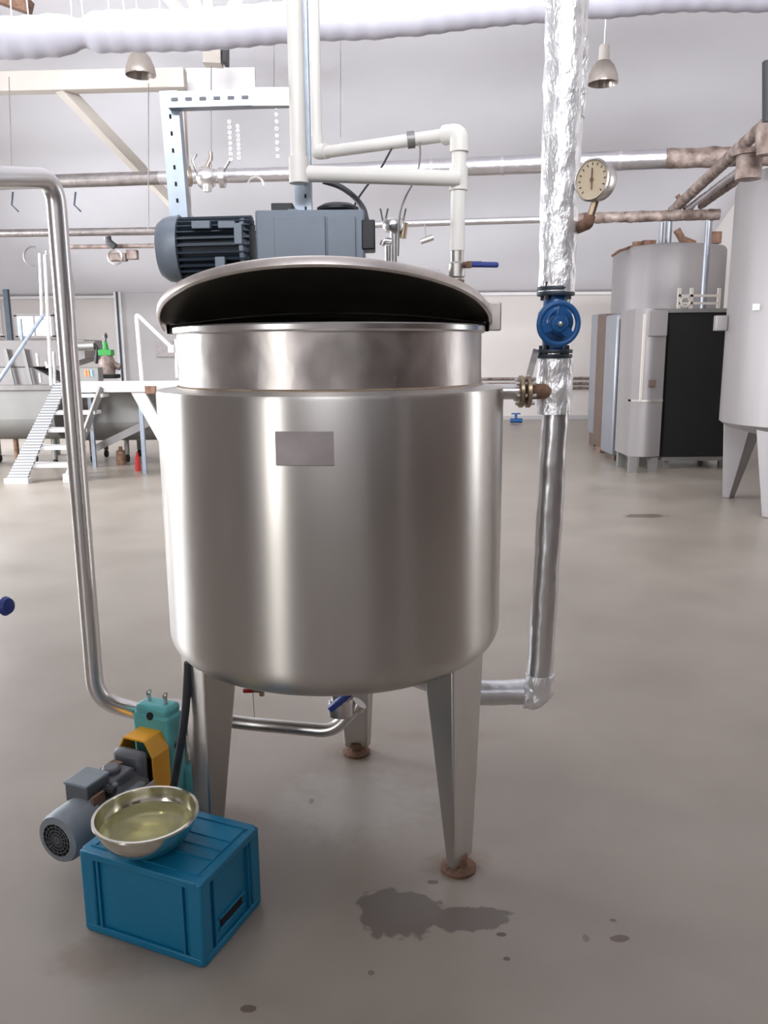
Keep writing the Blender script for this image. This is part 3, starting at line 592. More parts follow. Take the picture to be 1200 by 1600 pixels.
# pressure gauge
gc_ = at(930, 282, 2.5); gd = V((-.10, -.99, -.0)); gd = V((-.76, -.65, 0)).normalized()
t = thing('pressure_gauge', 'round pressure gauge with cream dial beside the foil pipe', 'gauge', gc_)
MB().lathe([(0, -.03), (.052, -.03), (.055, -.026), (.055, .010), (.060, .012), (.060, .018), (.055, .020), (.053, .012), (0, .012)], gc_, gd, 44).build('case', 'steel', t)
MB().lathe([(0, .0125), (.0535, .0125), (.0535, .0145), (0, .0145)], gc_, gd, 44).build('dial', 'dial', t)
u = V((0, 0, 1)); v = gd.cross(u)
fc = gc_+gd*.0165; nd_ = MB().bar(fc+u*.032, fc-u*.026, .004, .0015, gd).lathe([(0, 0), (.006, 0), (.006, .002), (0, .002)], fc, gd, 12); nd_.build('needle', 'rust', t)
mk = MB()
for k in range(13):
    a = R(225-k*22.5); e = v*-cos(a)+u*sin(a); mk.bar(fc-gd*.001+e*.040, fc-gd*.001+e*.047, .0022, .001, gd)
mk.build('scale_marks', 'hole', t)
q0 = gc_-gd*.005+V((0, 0, -.055)); q1 = q0+V((-.012, .01, -.05)); q2 = V((PX+.062, PY-.0, q1.z-.012))
MB().cyl(q0, q1, .011, n=6).build('stem', 'brass', t)
MB().tube([q1+V((0, 0, .01)), q1+V((-.004, .0, -.012)), q2], .017, 16, bend=.02).build('elbow', 'rust', t)
tag(MB().lathe([(0, -.012), (.022, -.012), (.022, .012), (0, .012)], at(904, 290, 2.58), (-.3, -1, 0), 16).build('pipe_plug', 'plate'), 'grey plug on the foil pipe behind the gauge', 'plug')
# ================================================================== left steel pipe, suction pipe
s0, s1, s3, s4 = V((-1.02, 2.02, 0)), None, at(150, 1094, 2.70), at(232, 1116, 2.76)
tp = at(84, 283, 2.42)
tp = V((s3.x, 2.70, 0)); tp.z = at(90, 285, 2.70).z; 
t = thing('steel_pipe', 'shiny bent stainless pipe rising from the pump at left', 'pipe', (s3.x, s3.y, .4))
e0 = at(-60, 276, 2.30)
MB().tube([e0, V((s3.x+.004, 2.70, tp.z+.012)), V((s3.x, 2.70, s3.z)), s4], .0305, 32, bend=.085).build('pipe_run', 'polish', t)
t = thing('suction_pipe', 'stainless pipe running low behind the front legs to the outlet', 'pipe', at(450, 1138, 2.7))
MB().tube([at(262, 1112, 2.66), at(380, 1130, 2.68), at(520, 1143, 2.62), at(560, 1100, 2.62)], .0235, 28, bend=.05).build('pipe_run', 'steel', t)
MB().cyl(at(556, 1106, 2.62), at(562, 1098, 2.62), .028).build('clamp', 'steel', t)
# blue lever at the left edge
P = at(-14, 946, 1.85); t = thing('butterfly_valve', 'valve with a blue lever end poking in at the left edge', 'valve', (P.x, P.y, P.z))
MB().tube([P+V((-.3, 0, .0)), P+V((.0, 0, .0))], .022, 16).build('pipe_stub', 'steel', t)
MB().lathe([(0, -.012), (.018, -.01), (.023, 0), (.018, .01), (0, .012)], at(9, 947, 1.84), (1, -.35, .12), 24).build('knob', 'bluerub', t)
MB().cyl(P+V((0, 0, 0)), at(6, 947, 1.84), .009).build('stem', 'steel', t)
# ================================================================== PUMP (local axis X = along shaft)
ang = atan2(.915, .40)
PU = thing('transfer_pump', 'teal lobe pump with orange guard and grey motor beside the crate', 'pump', (-.985, 2.215, 0), ang)
lb = lambda mb, n, m_, par=PU, **k: mb.build(n, m_, par, local=True, **k)
za = .165
fc_ = MB().lathe([(.052, -.075), (.072, -.07), (.078, -.055), (.08, -.02), (.08, .05), (.072, .052), (.0, .052)], (.06, 0, za), (1, 0, 0), 40)
fco = lb(fc_, 'fan_cover', 'motorl')
gr = MB()
for k in range(1, 6): gr.torus((-.013, 0, za), .0105*k, .0016, (1, 0, 0), 32, 6)
for k in range(8): a = pi*k/8; e = V((0, cos(a), sin(a)))*.053; gr.bar(V((-.013, 0, za))-e, V((-.013, 0, za))+e, .002, .002, (1, 0, 0))
lb(gr, 'fan_grille', 'motorg', fco); lb(MB().lathe([(0, 0), (.055, 0), (.055, .004), (0, .004)], (0, 0, za), (1, 0, 0), 32), 'fan_disc', 'hole', fco)
mb = MB().cyl((.09, 0, za), (.19, 0, za), .062, n=32)
for k in range(30): a = 2*pi*k/30; e = V((0, cos(a), sin(a))); mb.bar(V((.11, 0, za))+e*.066, V((.185, 0, za))+e*.066, .0035, .02, e)
lb(mb, 'finned_body', 'motorg')
lb(MB().box((.145, .02, za+.085), (.10, .09, .06)), 'terminal_box', 'motorg', bevel=.006)
lb(MB().box((.145, .02, za+.118), (.105, .095, .012)), 'terminal_lid', 'motorl', bevel=.004)
lb(MB().box((.12, -.045, za+.07), (.05, .01, .04)), 'rating_label', 'rust'); lb(MB().cyl((.16, -.02, za+.08), (.165, -.07, za+.08), .012), 'cable_gland', 'black')
lb(MB().lathe([(0, .17), (.078, .17), (.082, .18), (.082, .2), (.075, .22), (.078, .29), (.07, .33), (.045, .345), (0, .345)], (0, 0, za+.01), (1, 0, 0), 36), 'gearbox', 'motorg')
lb(MB().box((.322, 0, .18), (.045, .125, .24)), 'adapter', 'motorg', bevel=.02)
lb(MB().box((.235, 0, za+.075), (.10, .10, .05)).cyl((.23, 0, za+.09), (.23, 0, za+.12), .03), 'gear_cover', 'motorg', bevel=.008)
lb(MB().box((.25, -.075, za+.02), (.08, .03, .07)).box((.19, -.05, za+.085), (.02, .02, .02)), 'gear_boss', 'motorl', bevel=.008)
lb(MB().box((.31, -.08, za-.01), (.06, .004, .085)), 'side_label', 'cream', bevel=.001)
lb(MB().box((.245, .01, za+.112), (.06, .04, .006)), 'red_sticker', 'rust')
# guard: bent sheet
po = []
for (y, z) in ((-.075, .03), (-.075, .27), (-.045, .325), (.045, .325), (.075, .27), (.075, .03)): po.append((.345, y, z))
for (y, z) in ((.07, .03), (.07, .268), (.042, .32), (-.042, .32), (-.07, .268), (-.07, .03)): po.append((.345, y, z))
n6 = 6; vs = [(x, y, z) for x in (.345, .43) for (_, y, z) in po]; fs = []
for i in range(5): fs += [(i, i+1, 12+i+1, 12+i), (11-i, 10-i, 22-i, 23-i), (i, 11-i, 10-i, i+1), (12+i, 12+i+1, 22-i, 23-i)]
fs += [(0, 12, 23, 11), (5, 6, 18, 17)]
lb(MB().box((.36, 0, .15), (.004, .13, .22)), 'guard_back', 'hole')  # black sheet standing for shade in the guard's open end
gu = lb(MB().add(vs, fs), 'coupling_guard', 'orange', ang=20)
lb(MB().box((.388, 0, .324), (.084, .075, .004)), 'guard_top', 'orange', gu); lb(MB().cyl((.40, -.074, .10), (.40, -.082, .10), .012), 'guard_bolt', 'black', gu)
lb(MB().cyl((.34, 0, .19), (.45, 0, .19), .02), 'shaft', 'steel')
# pump head
lb(MB().box((.475, 0, .23), (.09, .155, .29)).box((.475, 0, .07), (.10, .15, .06)), 'bearing_housing', 'teal', bevel=.012)
lb(MB().lathe([(0, .51), (.075, .51), (.085, .52), (.085, .56), (.078, .575), (0, .58)], (0, 0, .30), (1, 0, 0), 32).lathe([(0, .51), (.075, .51), (.085, .52), (.085, .56), (.078, .575), (0, .58)], (0, 0, .20), (1, 0, 0), 32).box((.545, 0, .25), (.06, .165, .1)), 'rotor_case', 'steel')
lb(MB().box((.475, 0, .375), (.08, .14, .06)), 'top_casting', 'teal', bevel=.015)
lb(MB().lathe([(0, 0), (.014, 0), (.014, .003), (0, .003)], (.433, 0, .37), (-1, 0, .2), 16), 'oil_plug', 'hole'); lb(MB().lathe([(0, 0), (.014, 0), (.014, .003), (0, .003)], (.47, -.079, .26), (0, -1, 0), 16), 'oil_sight', 'hole')
for y in (-.035, .035): lb(MB().cyl((.475, y, .40), (.475, y, .435), .007, n=8).torus((.475, y, .435), .010, .003, (0, 1, 0), 14, 6), 'lifting_eye', 'steel')
lb(MB().lathe([(0, 0), (.036, 0), (.036, .02), (.028, .02), (.028, .06), (0, .06)], (.545, .07, .32), (0, 1, .35), 24), 'inlet_port', 'steel'); lb(MB().lathe([(0, 0), (.036, 0), (.036, .02), (.028, .02), (.028, .05), (0, .05)], (.545, -.07, .30), (0, -1, 0), 24), 'outlet_port', 'steel')
lb(MB().box((.37, 0, .018), (.44, .15, .036)).box((.2, 0, .055), (.1, .1, .05)).box((.27, 0, .06), (.1, .13, .05)), 'base_frame', 'motorg', bevel=.004)
lb(MB().box((.55, -.05, .09), (.10, .10, .14)), 'front_foot', 'teal', bevel=.02)
tag(MB().tube([at(294, 1035, 2.30), at(291, 1100, 2.30), at(286, 1140, 2.31), at(278, 1190, 2.34), at(272, 1226, 2.42), at(262, 1265, 2.5)], .0125, 14, bend=.06).build('black_hose', 'cable'), 'black hose hanging in front of the left tank leg and pump', 'hose')
# ================================================================== CRATE
cf = V((-.483, 1.871, 0)); el = V((-.862, 2.032, 0))-cf; er = V((-.365, 2.136, 0))-cf
LX, LY, LZ = .405, .29, .25
rz = atan2(el.y, el.x)      # local X from front corner toward the left corner
C = thing('plastic_crate', 'upturned blue plastic crate on the floor with a bowl on it', 'crate', cf, rz)
# local: x 0..LX, y 0..-LY (right side); build upside-down crate: flat base on top, open rim on floor
def cb(n, m_, mb, par=C, **k): return mb.build(n, m_, par, local=True, **k)
sy = -1
mb = MB(); inx = .010
# walls as recessed panels: outer shell slightly inset, with corner posts and rims
w_ = .004
mb.box((LX/2, sy*(.012), LZ/2), (LX-.02, w_, LZ-.01)); mb.box((LX/2, sy*(LY-.012), LZ/2), (LX-.02, w_, LZ-.01))
mb.box((.012, sy*LY/2, LZ/2), (w_, LY-.02, LZ-.01)); mb.box((LX-.012, sy*LY/2, LZ/2), (w_, LY-.02, LZ-.01))
mb.box((LX/2, sy*LY/2, LZ-.006), (LX-.012, LY-.012, .01))
body = cb('crate_shell', 'crate', mb, bevel=.002)
for (x, y) in ((0, 0), (LX, 0), (0, 1), (LX, 1)):
    cx_ = .024 if x == 0 else LX-.024; cy_ = sy*(.024 if y == 0 else LY-.024)
    cb('corner_post', 'crate', MB().box((cx_, cy_, LZ/2-.001), (.046, .046, LZ-.004)), bevel=.006)
cb('top_rim', 'crate', MB().box((LX/2, sy*.006, LZ-.012), (LX-.03, .012, .022)).box((LX/2, sy*(LY-.006), LZ-.012), (LX-.03, .012, .022)).box((.006, sy*LY/2, LZ-.012), (.012, LY-.03, .022)).box((LX-.006, sy*LY/2, LZ-.012), (.012, LY-.03, .022)), bevel=.003)
cb('bottom_rim', 'crate', MB().box((LX/2, sy*.005, .012), (LX-.02, .01, .022)).box((LX/2, sy*(LY-.005), .012), (LX-.02, .01, .022)).box((.005, sy*LY/2, .012), (.01, LY-.02, .022)).box((LX-.005, sy*LY/2, .012), (.01, LY-.02, .022)), bevel=.003)
for x in (.062, LX-.062): cb('wall_rib', 'crated', MB().box((x, sy*.006, LZ/2), (.006, .010, LZ-.03)))
for y in (.062, LY-.062): cb('wall_rib', 'crated', MB().box((.006, sy*y, LZ/2), (.010, .006, LZ-.03)))
# handle slot on the right short side: recessed dark slot
mb = MB(); mb.box((.0085, sy*LY/2, .072), (.004, .105, .026)); hs = cb('handle_slot', 'hole', mb, bevel=.001)
mb = MB().box((.0075, sy*LY/2, .089), (.01, .125, .006)).box((.0075, sy*LY/2, .055), (.01, .125, .006)); cb('slot_lip', 'crate', mb, hs, bevel=.002)
mb = MB()
for y in (.10, .145, .19): mb.box((LX/2, sy*y, LZ+.0005), (LX-.06, .004, .003))
mb.box((LX/2, sy*.03, LZ+.0005), (LX-.04, .004, .003)).box((LX/2, sy*(LY-.03), LZ+.0005), (LX-.04, .004, .003)).box((.03, sy*LY/2, LZ+.0005), (.004, LY-.06, .003)).box((LX-.03, sy*LY/2, LZ+.0005), (.004, LY-.06, .003))
cb('base_rib', 'crated', mb, label='low moulded ribs')
# bowl
BC = fl(228, 1274, .345); BC.z = LZ+.002
BW = thing('steel_bowl', 'shiny steel bowl standing on the blue crate', 'bowl', BC)
ro_, hb = .136, .098
pr = [(0, 0), (.055, 0), (.062, .003)]
for k in range(1, 9): a = k/8; pr.append((.062+(ro_-.062)*sin(a*pi/2)**.9, .003+(hb-.003)*(1-cos(a*pi/2))**.9 if False else .003+(hb-.003)*a**1.35))
inner = [(r_-.0015, z+.0012) for (r_, z) in pr[::-1][:-1]]
MB().lathe(pr+[(ro_+.006, hb+.001), (ro_+.008, hb-.002), (ro_+.007, hb+.003), (ro_-.001, hb+.003)]+inner+[(0, .0015)], n=72).build('bowl_body', 'bright', BW, local=True, ang=60)
zl = .062; rl = 0
for (r_, z), (r2, z2) in zip(pr, pr[1:]):
    if z <= zl <= z2 and z2 > z: rl = r_+(r2-r_)*(zl-z)/(z2-z)
lp = [(max(r_-.003, 0), z+.003) for (r_, z) in pr if z < zl-.004]
tag(MB().lathe(lp+[(rl-.0025, zl), (0, zl)], BC, n=64).build('liquid', 'liquid'), 'pale yellow liquid filling the steel bowl', 'liquid')
# ================================================================== RIGHT SIDE
# big tank
bx, by, br = 4.43, 8.13, 1.0
ed = at(1122, 500, 8.65)
zt, zb = at(1135, 285, by+.2).z, at(1112, 670, by-.1).z
T2 = thing('storage_tank', 'tall stainless storage tank cut off by the right photo edge', 'tank', (bx, by, 0))
MB().lathe([(0, zt+.22), (.35, zt+.2), (.75, zt+.1), (br-.03, zt+.03), (br, zt-.04), (br, zb+.05), (br-.06, zb), (.5, zb-.12), (0, zb-.2)], (bx, by, 0), n=96).build('tank_body', 'btank', T2)
for deg in (-144, 138, -42, 42):
    a = R(deg); er_ = V((cos(a), sin(a), 0)); et = V((-sin(a), cos(a), 0)); vs = []
    for (z, wt, wr) in ((.0, .16, .08), (zb+.05, .42, .30)):
        for (i, j) in ((0, -1), (0, 1), (1, 1), (1, -1)): vs.append(V((bx, by, z))+er_*(br-.06-i*wr)+et*(j*wt/2))
    MB().add(vs, [(3, 2, 1, 0), (4, 5, 6, 7), (0, 1, 5, 4), (1, 2, 6, 5), (2, 3, 7, 6), (3, 0, 4, 7)]).build('leg', 'btank', T2, bevel=.01)
def on(P_, c_, r_):      # point on the tank face towards the camera through pixel
    return P_
def tankpt(px, py, cx_, cy_, r_):
    lo = cy_-r_-.2; best = None
    for k in range(400):
        Yk = lo+k*(r_+.2)/400; p = at(px, py, Yk)
        if (p.x-cx_)**2+(p.y-cy_)**2 <= r_*r_: return p
    return at(px, py, cy_)
p = tankpt(1185, 480, bx, by, br); MB().box(p, (.1, .03, .06)).build('label_plate', 'white', T2, bevel=.003)
p = at(1126, 505, 8.35); MB().box(p, (.12, .08, .15)).build('junction_box', 'btank', T2, bevel=.01)
p = at(1170, 262, by-.4); MB().cyl(p+V((0, 0, -.1)), p+V((0, 0, .12)), .11).lathe([(0, 0), (.15, 0), (.15, .04), (0, .04)], p+V((0, 0, .1)), n=20).build('manhole', 'rustpipe', T2)
p = tankpt(1160, 538, bx, by, br); MB().tube([p, p+V((.08, -.0, .05))], .008, 6).build('sample_wire', 'rust', T2)
MB().tube([(bx, by, zt+.2), (bx, by, zt+.35), (bx-.5, by+.1, zt+.42)], .06, 12, bend=.1).build('top_pipe', 'rustpipe', T2)
# mid tank
m0, m1 = at(960, 420, 14.2), at(1128, 420, 14.2); mr_ = (m1.x-m0.x)/2; mx = (m0.x+m1.x)/2; mzt = at(1040, 388, 14.2-mr_*.5).z
T3 = thing('round_tank', 'stainless round tank standing behind the tall cabinet and black unit', 'tank', (mx, 14.2, 0))
MB().lathe([(0, mzt+.14), (.4, mzt+.1), (mr_-.03, mzt+.03), (mr_, mzt-.02), (mr_, 1.0), (mr_-.05, .95), (0, .85)], (mx, 14.2, 0), n=72).build('tank_body', 'btank', T3)
for deg in (-140, -40, 90): a = R(deg); MB().box((mx+(mr_-.12)*cos(a), 14.2+(mr_-.12)*sin(a), .475), (.12, .12, .95)).build('leg', 'btank', T3)
p = at(997, 380, 13.8); MB().cyl(p+V((0, 0, -.16)), p+V((0, 0, .02)), .09).box(p+V((.17, 0, -.02)), (.2, .14, .12)).tube([p+V((-.1, 0, -.05)), p+V((-.3, 0, -.12)), p+V((-.42, 0, -.2))], .02, 8).build('top_fitting', 'rust', T3)
p = at(1045, 358, 13.9); MB().cyl(p+V((0, 0, -.35)), p+V((0, 0, .12)), .05).cyl(p+V((-.12, 0, -.35)), p+V((-.12, 0, .1)), .035).build('vent_stub', 'btankb', T3)
p = at(1066, 374, 13.8); MB().tube([p+V((-.1, 0, .15)), p, p+V((.2, 0, -.08))], .06, 10).box(p+V((.5, 0, .02)), (.22, .15, .18)).build('top_valve', 'rust', T3)
x = at(1050, 430, 12.5-mr_).x
# vertical pipe with bracing in front
xa = at(1104, 330, 11.2); xb = at(1096, 487, 11.2); xa.x = xb.x+.02
tag(MB().cyl(xa, V((xa.x, xa.y, xb.z)), .045, n=12).build('vertical_pipe', 'btankb'), 'bluish vertical pipe in front of the round tank, above the black unit', 'pipe')
# slanting pipes upper right
for k, (x0, y0, Y0, x1, y1, Y1, r_, mt, lab) in enumerate(((1195, 195, 7.6, 1050, 330, 10.6, .06, 'rustpipe', 'rusty pipe slanting back under the roof at right, uppermost of the bundle'), (1185, 245, 7.8, 1075, 325, 10.4, .035, 'jacket', 'pale thin pipe slanting back at right, middle of the bundle'), (1180, 262, 8.2, 1095, 322, 10.4, .04, 'rustpipe', 'brown pipe slanting back at right, lowest of the bundle'))):
    tag(MB().tube([at(x0, y0, Y0), at(x1, y1, Y1)], r_, 12, jit=.006).build('slanting_pipe', mt), lab, 'pipe')
p = at(1198, 215, 7.4); tag(MB().lathe([(0, -.14), (.07, -.14), (.09, -.05), (.09, .08), (.05, .14), (0, .14)], p, n=20).build('rusty_fitting', 'rustpipe'), 'rusty pipe fitting at the right edge above the tall tank', 'fitting')
p0 = at(1199, 95, 7.2); p1 = at(1199, 190, 7.2); tag(MB().bar(p0, p1, .06, .06).build('dark_post', 'black'), 'dark upright post at the right photo edge', 'post')
p = at(1085, 300, 10.5)
tag(MB().tube([at(1058, 305, 10.5), at(1075, 332, 10.5), at(1090, 312, 10.3)], .03, 10, bend=.1).build('pipe_bend', 'rust'), 'small rusty pipe bend where the slanting pipes meet', 'pipe')
# black unit with guard rail
yA = 10.9; q0 = at(1047, 488, yA); q1 = at(1160, 488, yA); zb_ = at(1047, 716, yA-.1).z
t = thing('black_unit', 'large black fronted box unit between the cabinet and tall tank', 'cabinet', ((q0.x+q1.x)/2, yA+.5, 0))
MB().box(((q0.x+q1.x)/2, yA+.45, (q0.z+zb_)/2), (q1.x-q0.x, .9, q0.z-zb_)).build('case', 'hole', t, bevel=.01)
MB().box(((q0.x+q1.x)/2, yA+.45, q0.z+.02), (q1.x-q0.x+.04, .95, .05)).build('top_frame', 'vat', t); MB().box(((q0.x+q1.x)/2, yA+.45, zb_-.02), (q1.x-q0.x+.02, .95, .05)).build('bottom_frame', 'vat', t)
for (x, y) in ((q0.x+.1, yA+.1), (q1.x-.1, yA+.1), (q0.x+.1, yA+.8), (q1.x-.1, yA+.8)): MB().box((x, y, zb_/2-.02), (.06, .06, max(.05, zb_-.04))).build('leg', 'vat', t)
t = thing('guard_rail', 'cream guard rail on top of the black unit', 'railing', at(1090, 480, yA+.05))
for xx in (1060, 1079, 1122): p = at(xx, 482, yA+.08); MB().bar(p+V((0, 0, 0)), p+V((0, 0, .26)), .04, .03).build('post', 'cream', t)
for yy in (462, 474): MB().bar(at(1060, yy, yA+.08), at(1122, yy, yA+.08), .03, .03).build('rail', 'cream', t)
MB().torus(at(1071, 472, yA+.07), .06, .014, (0, 1, 0), 20, 8).build('ring', 'cream', t)
# stainless cabinet
yC = 10.5; q0 = at(996, 482, yC); q1 = at(1047, 482, yC); zc = at(995, 714, yC).z
t = thing('steel_cabinet', 'tall stainless cabinet with a rounded front beside the black unit', 'cabinet', ((q0.x+q1.x)/2, yC+.3, 0))
wx = q1.x-q0.x; cxm = (q0.x+q1.x)/2; po = []
for k in range(11): s_ = k/10; po.append((q0.x+wx*s_, yC+.08-.08*sin(pi*s_), zc))
po += [(q1.x, yC+.7, zc), (q0.x, yC+.7, zc)]
MB().prism(po, (0, 0, q0.z-zc)).build('case', 'btank', t)
zs = at(1010, 628, yC).z; MB().prism([(a_, b2_-.012, zs) for (a_, b2_, _) in po[:11]]+[(q1.x, yC+.2, zs), (q0.x, yC+.2, zs)], (0, 0, .025)).build('seam_band', 'leg', t)
MB().box(at(1028, 505, yC-.01), (.24, .03, .32)).build('control_panel', 'btank', t, bevel=.008)
MB().box(at(1019, 599, yC-.02), (.085, .04, .085)).build('drain_hatch', 'brown', t, bevel=.004)
MB().box(at(1004, 560, yC+.02), (.03, .03, 1.1)).build('door_edge', 'cream', t)
for (x, y) in ((q0.x+.06, yC+.08), (q1.x-.06, yC+.15), (q0.x+.06, yC+.6), (q1.x-.06, yC+.6)): MB().box((x, y, zc/2), (.1, .08, zc)).build('leg', 'vat', t)
# slim bluish cabinet left of it, brown gap panel, narrow screen column
yS = 11.6; q0 = at(965, 490, yS); q1 = at(1000, 490, yS); zc = at(975, 712, yS).z
t = thing('slim_cabinet', 'narrow bluish steel cabinet left of the rounded cabinet', 'cabinet', ((q0.x+q1.x)/2, yS+.3, 0))
MB().box(((q0.x+q1.x)/2, yS+.3, (q0.z+zc)/2), (q1.x-q0.x, .6, q0.z-zc)).build('case', 'btankb', t, bevel=.03)
MB().box((q0.x+.16, yS+.3, zc/2), (.14, .3, zc)).build('plinth', 'brown', t)
yS = 12.5; q0 = at(949, 490, yS); q1 = at(975, 490, yS); zc = at(960, 700, yS).z
t = thing('brown_cabinet', 'narrow dark brown panel standing between two slim steel cabinets', 'cabinet', ((q0.x+q1.x)/2, yS+.3, 0))
MB().box(((q0.x+q1.x)/2, yS+.3, (q0.z+zc)/2), (q1.x-q0.x, .5, q0.z-zc)).build('case', 'brown', t, bevel=.01); MB().box(((q0.x+q1.x)/2, yS+.3, zc/2), (.2, .3, zc)).build('plinth', 'rust', t)
yS = 13.4; q0 = at(938, 490, yS); q1 = at(957, 490, yS); zc = at(945, 680, yS).z
t = thing('control_column', 'slim steel control column with a small lit blue screen', 'cabinet', ((q0.x+q1.x)/2, yS+.3, 0))
MB().box(((q0.x+q1.x)/2, yS+.3, (q0.z+zc)/2), (q1.x-q0.x, .5, q0.z-zc)).build('case', 'btankb', t, bevel=.02)
MB().box(at(940, 509, yS-.02), (.06, .05, .22)).build('screen', em('blue_screen', (.35, .5, 1.0), .8), t); MB().box(((q0.x+q1.x)/2, yS+.3, zc/2), (.16, .3, zc)).build('foot', 'brown', t)
# ================================================================== LEFT BACKGROUND
DY = 10.8; dl = at(116, 600, DY); dr = at(300, 600, DY); dz = dl.z
t = thing('stair_platform', 'white work platform with checker plate stair and handrails at left', 'platform', (-4, DY, 0))
MB().box(((dl.x-.15+dr.x)/2, DY+.35, dz-.05), (dr.x-dl.x+.3, .8, .12)).build('deck', 'white', t, bevel=.008)
B0 = V((-4.74, 10.1, 0)); T0 = V((-4.30, 10.75, dz)); d_ = T0-B0
chk = bpy.data.materials.new('checker_plate'); chk.use_nodes = True; cn = chk.node_tree; cbn = cn.nodes['Principled BSDF']
tcn = cn.nodes.new('ShaderNodeTexCoord'); wv = cn.nodes.new('ShaderNodeTexWave'); wv.inputs['Scale'].default_value = 9; wv.inputs['Distortion'].default_value = 0; wv.bands_direction = 'Z'
wv2 = cn.nodes.new('ShaderNodeTexWave'); wv2.inputs['Scale'].default_value = 16; wv2.bands_direction = 'X'
cn.links.new(tcn.outputs['Object'], wv.inputs['Vector']); cn.links.new(tcn.outputs['Object'], wv2.inputs['Vector'])
mm = cn.nodes.new('ShaderNodeMath'); mm.operation = 'MULTIPLY'; cn.links.new(wv.outputs['Fac'], mm.inputs[0]); cn.links.new(wv2.outputs['Fac'], mm.inputs[1])
cr = cn.nodes.new('ShaderNodeValToRGB'); cr.color_ramp.elements[0].position = .15; cr.color_ramp.elements[1].position = .4; cr.color_ramp.elements[0].color = (.22, .22, .23, 1); cr.color_ramp.elements[1].color = (.88, .88, .9, 1)
cn.links.new(mm.outputs[0], cr.inputs[0]); cn.links.new(cr.outputs[0], cbn.inputs['Base Color']); cbn.inputs['Metallic'].default_value = .4; cbn.inputs['Roughness'].default_value = .35
side = V((.24, 0, 0))
MB().prism([B0+V((-.02, 0, .02)), B0+side+V((0, 0, .02)), T0+side*.7, T0], (0, .05, 0)).build('stringer', chk, t)
MB().box(B0+V((.13, .04, .03)), (.3, .14, .06)).build('stringer_foot', 'white', t)
for k in range(5):
    s_ = (k+.9)/5.6; p = B0+d_*s_; MB().box(p+V((.42, .16, .0)), (.55, .26, .045)).build('tread', 'white', t, bevel=.004)
B1 = B0+V((.72, .08, 0)); MB().bar(B1+V((0, 0, 0)), T0+V((.62, 0, -.05)), .04, .08).build('stringer', 'vat', t)
MB().box(B1+V((.03, .02, .05)), (.12, .1, .1)).build('stringer_foot', 'white', t)
# rails
def rail(pts, r=.022, n=10, mt='white', nm='handrail'): return MB().tube(pts, r, n, bend=.06).build(nm, mt, t)
rail([at(80, 602, 10.75), at(70, 398, 10.75)], .02); rail([at(-20, 622, 10.2), at(68, 492, 10.75)], .022, mt='galv')
rail([at(222, 596, DY), at(213, 490, DY), at(278, 552, DY+.1)], .026); rail([at(277, 590, DY+.1), at(275, 530, DY+.1)], .022)
MB().prism([at(200, 605, DY), at(222, 605, DY), at(262, 680, DY), at(262, 715, DY)], (0, .06, 0)).build('brace', 'white', t)
for (x, y) in ((at(222, 690, DY).x, DY+.05), (dl.x-.06, DY+.7), (dl.x-.06, DY+.05)): MB().box((x, y, dz/2-.05), (.05, .05, dz-.1)).build('leg', 'galv', t)
p = at(236, 609, DY-.05); MB().box(p, (.14, .08, .1)).build('clamp_block', 'rust', t)
p = at(268, 545, DY+.05); MB().box(p, (.08, .06, .1)).build('rail_joint', 'white', t, bevel=.01)
# cheese vats
def vat(name, lab, x0, x1, Y, ztop, zmid, zbot, depth=1.2, legs=True):
    tt = thing(name, lab, 'vat', ((x0+x1)/2, Y+depth/2, 0))
    po = [(x0, Y, ztop), (x0, Y+.0, zmid)]
    for k in range(9): a = k/8*pi/2; po.append((x0, Y+.5*(1-cos(a))*depth*.6, zmid-(zmid-zbot)*sin(a)))
    po += [(x0, Y+depth-.3, zbot), (x0, Y+depth, zmid), (x0, Y+depth, ztop)]
    MB().prism(po, (x1-x0, 0, 0)).build('vat_body', 'vat', tt, ang=30)
    MB().box(((x0+x1)/2, Y-.015, ztop), (x1-x0+.04, .05, .06)).build('top_rim', 'steel', tt)
    if legs:
        n_ = max(2, int((x1-x0)/.55)+1)
        for k in range(n_):
            x_ = x0+.15+(x1-x0-.3)*k/(n_-1)
            for y_ in (Y+.3, Y+depth-.3):
                lg_ = MB().cyl((x_, y_, .12), (x_, y_, zbot+.05), .035, n=10).build('leg', 'vat' if k % 2 else 'rust', tt)
                MB().lathe([(0, -.02), (.055, -.02), (.06, 0), (.055, .02), (0, .02)], (x_, y_, .06), (1, 0, 0), 14).build('castor', 'hole', lg_)
    return tt
x1 = at(255, 650, 11.7).x; x0 = at(112, 650, 11.7).x
vt = vat('cheese_vat', 'grey steel vat under the platform, between stair and mixing tank', x0, x1+.02, 11.7, at(150, 606, 11.7).z, at(150, 660, 11.7).z, at(150, 692, 11.7).z)
MB().bar(at(125, 668, 11.62), at(152, 606, 11.62), .12, .05, (0, 1, 0)).build('support_strut', 'rustpipe', vt)
MB().bar(at(150, 700, 11.62), at(262, 646, 11.62), .10, .03, (0, 1, 0)).build('pipe_brace', 'btank', vt)
x1 = at(84, 650, 11.2).x; vt = vat('cheese_vat', 'smooth grey vat behind the stair at far left', x1-3, x1, 11.2, at(40, 606, 11.2).z, at(40, 655, 11.2).z, at(40, 690, 11.2).z)
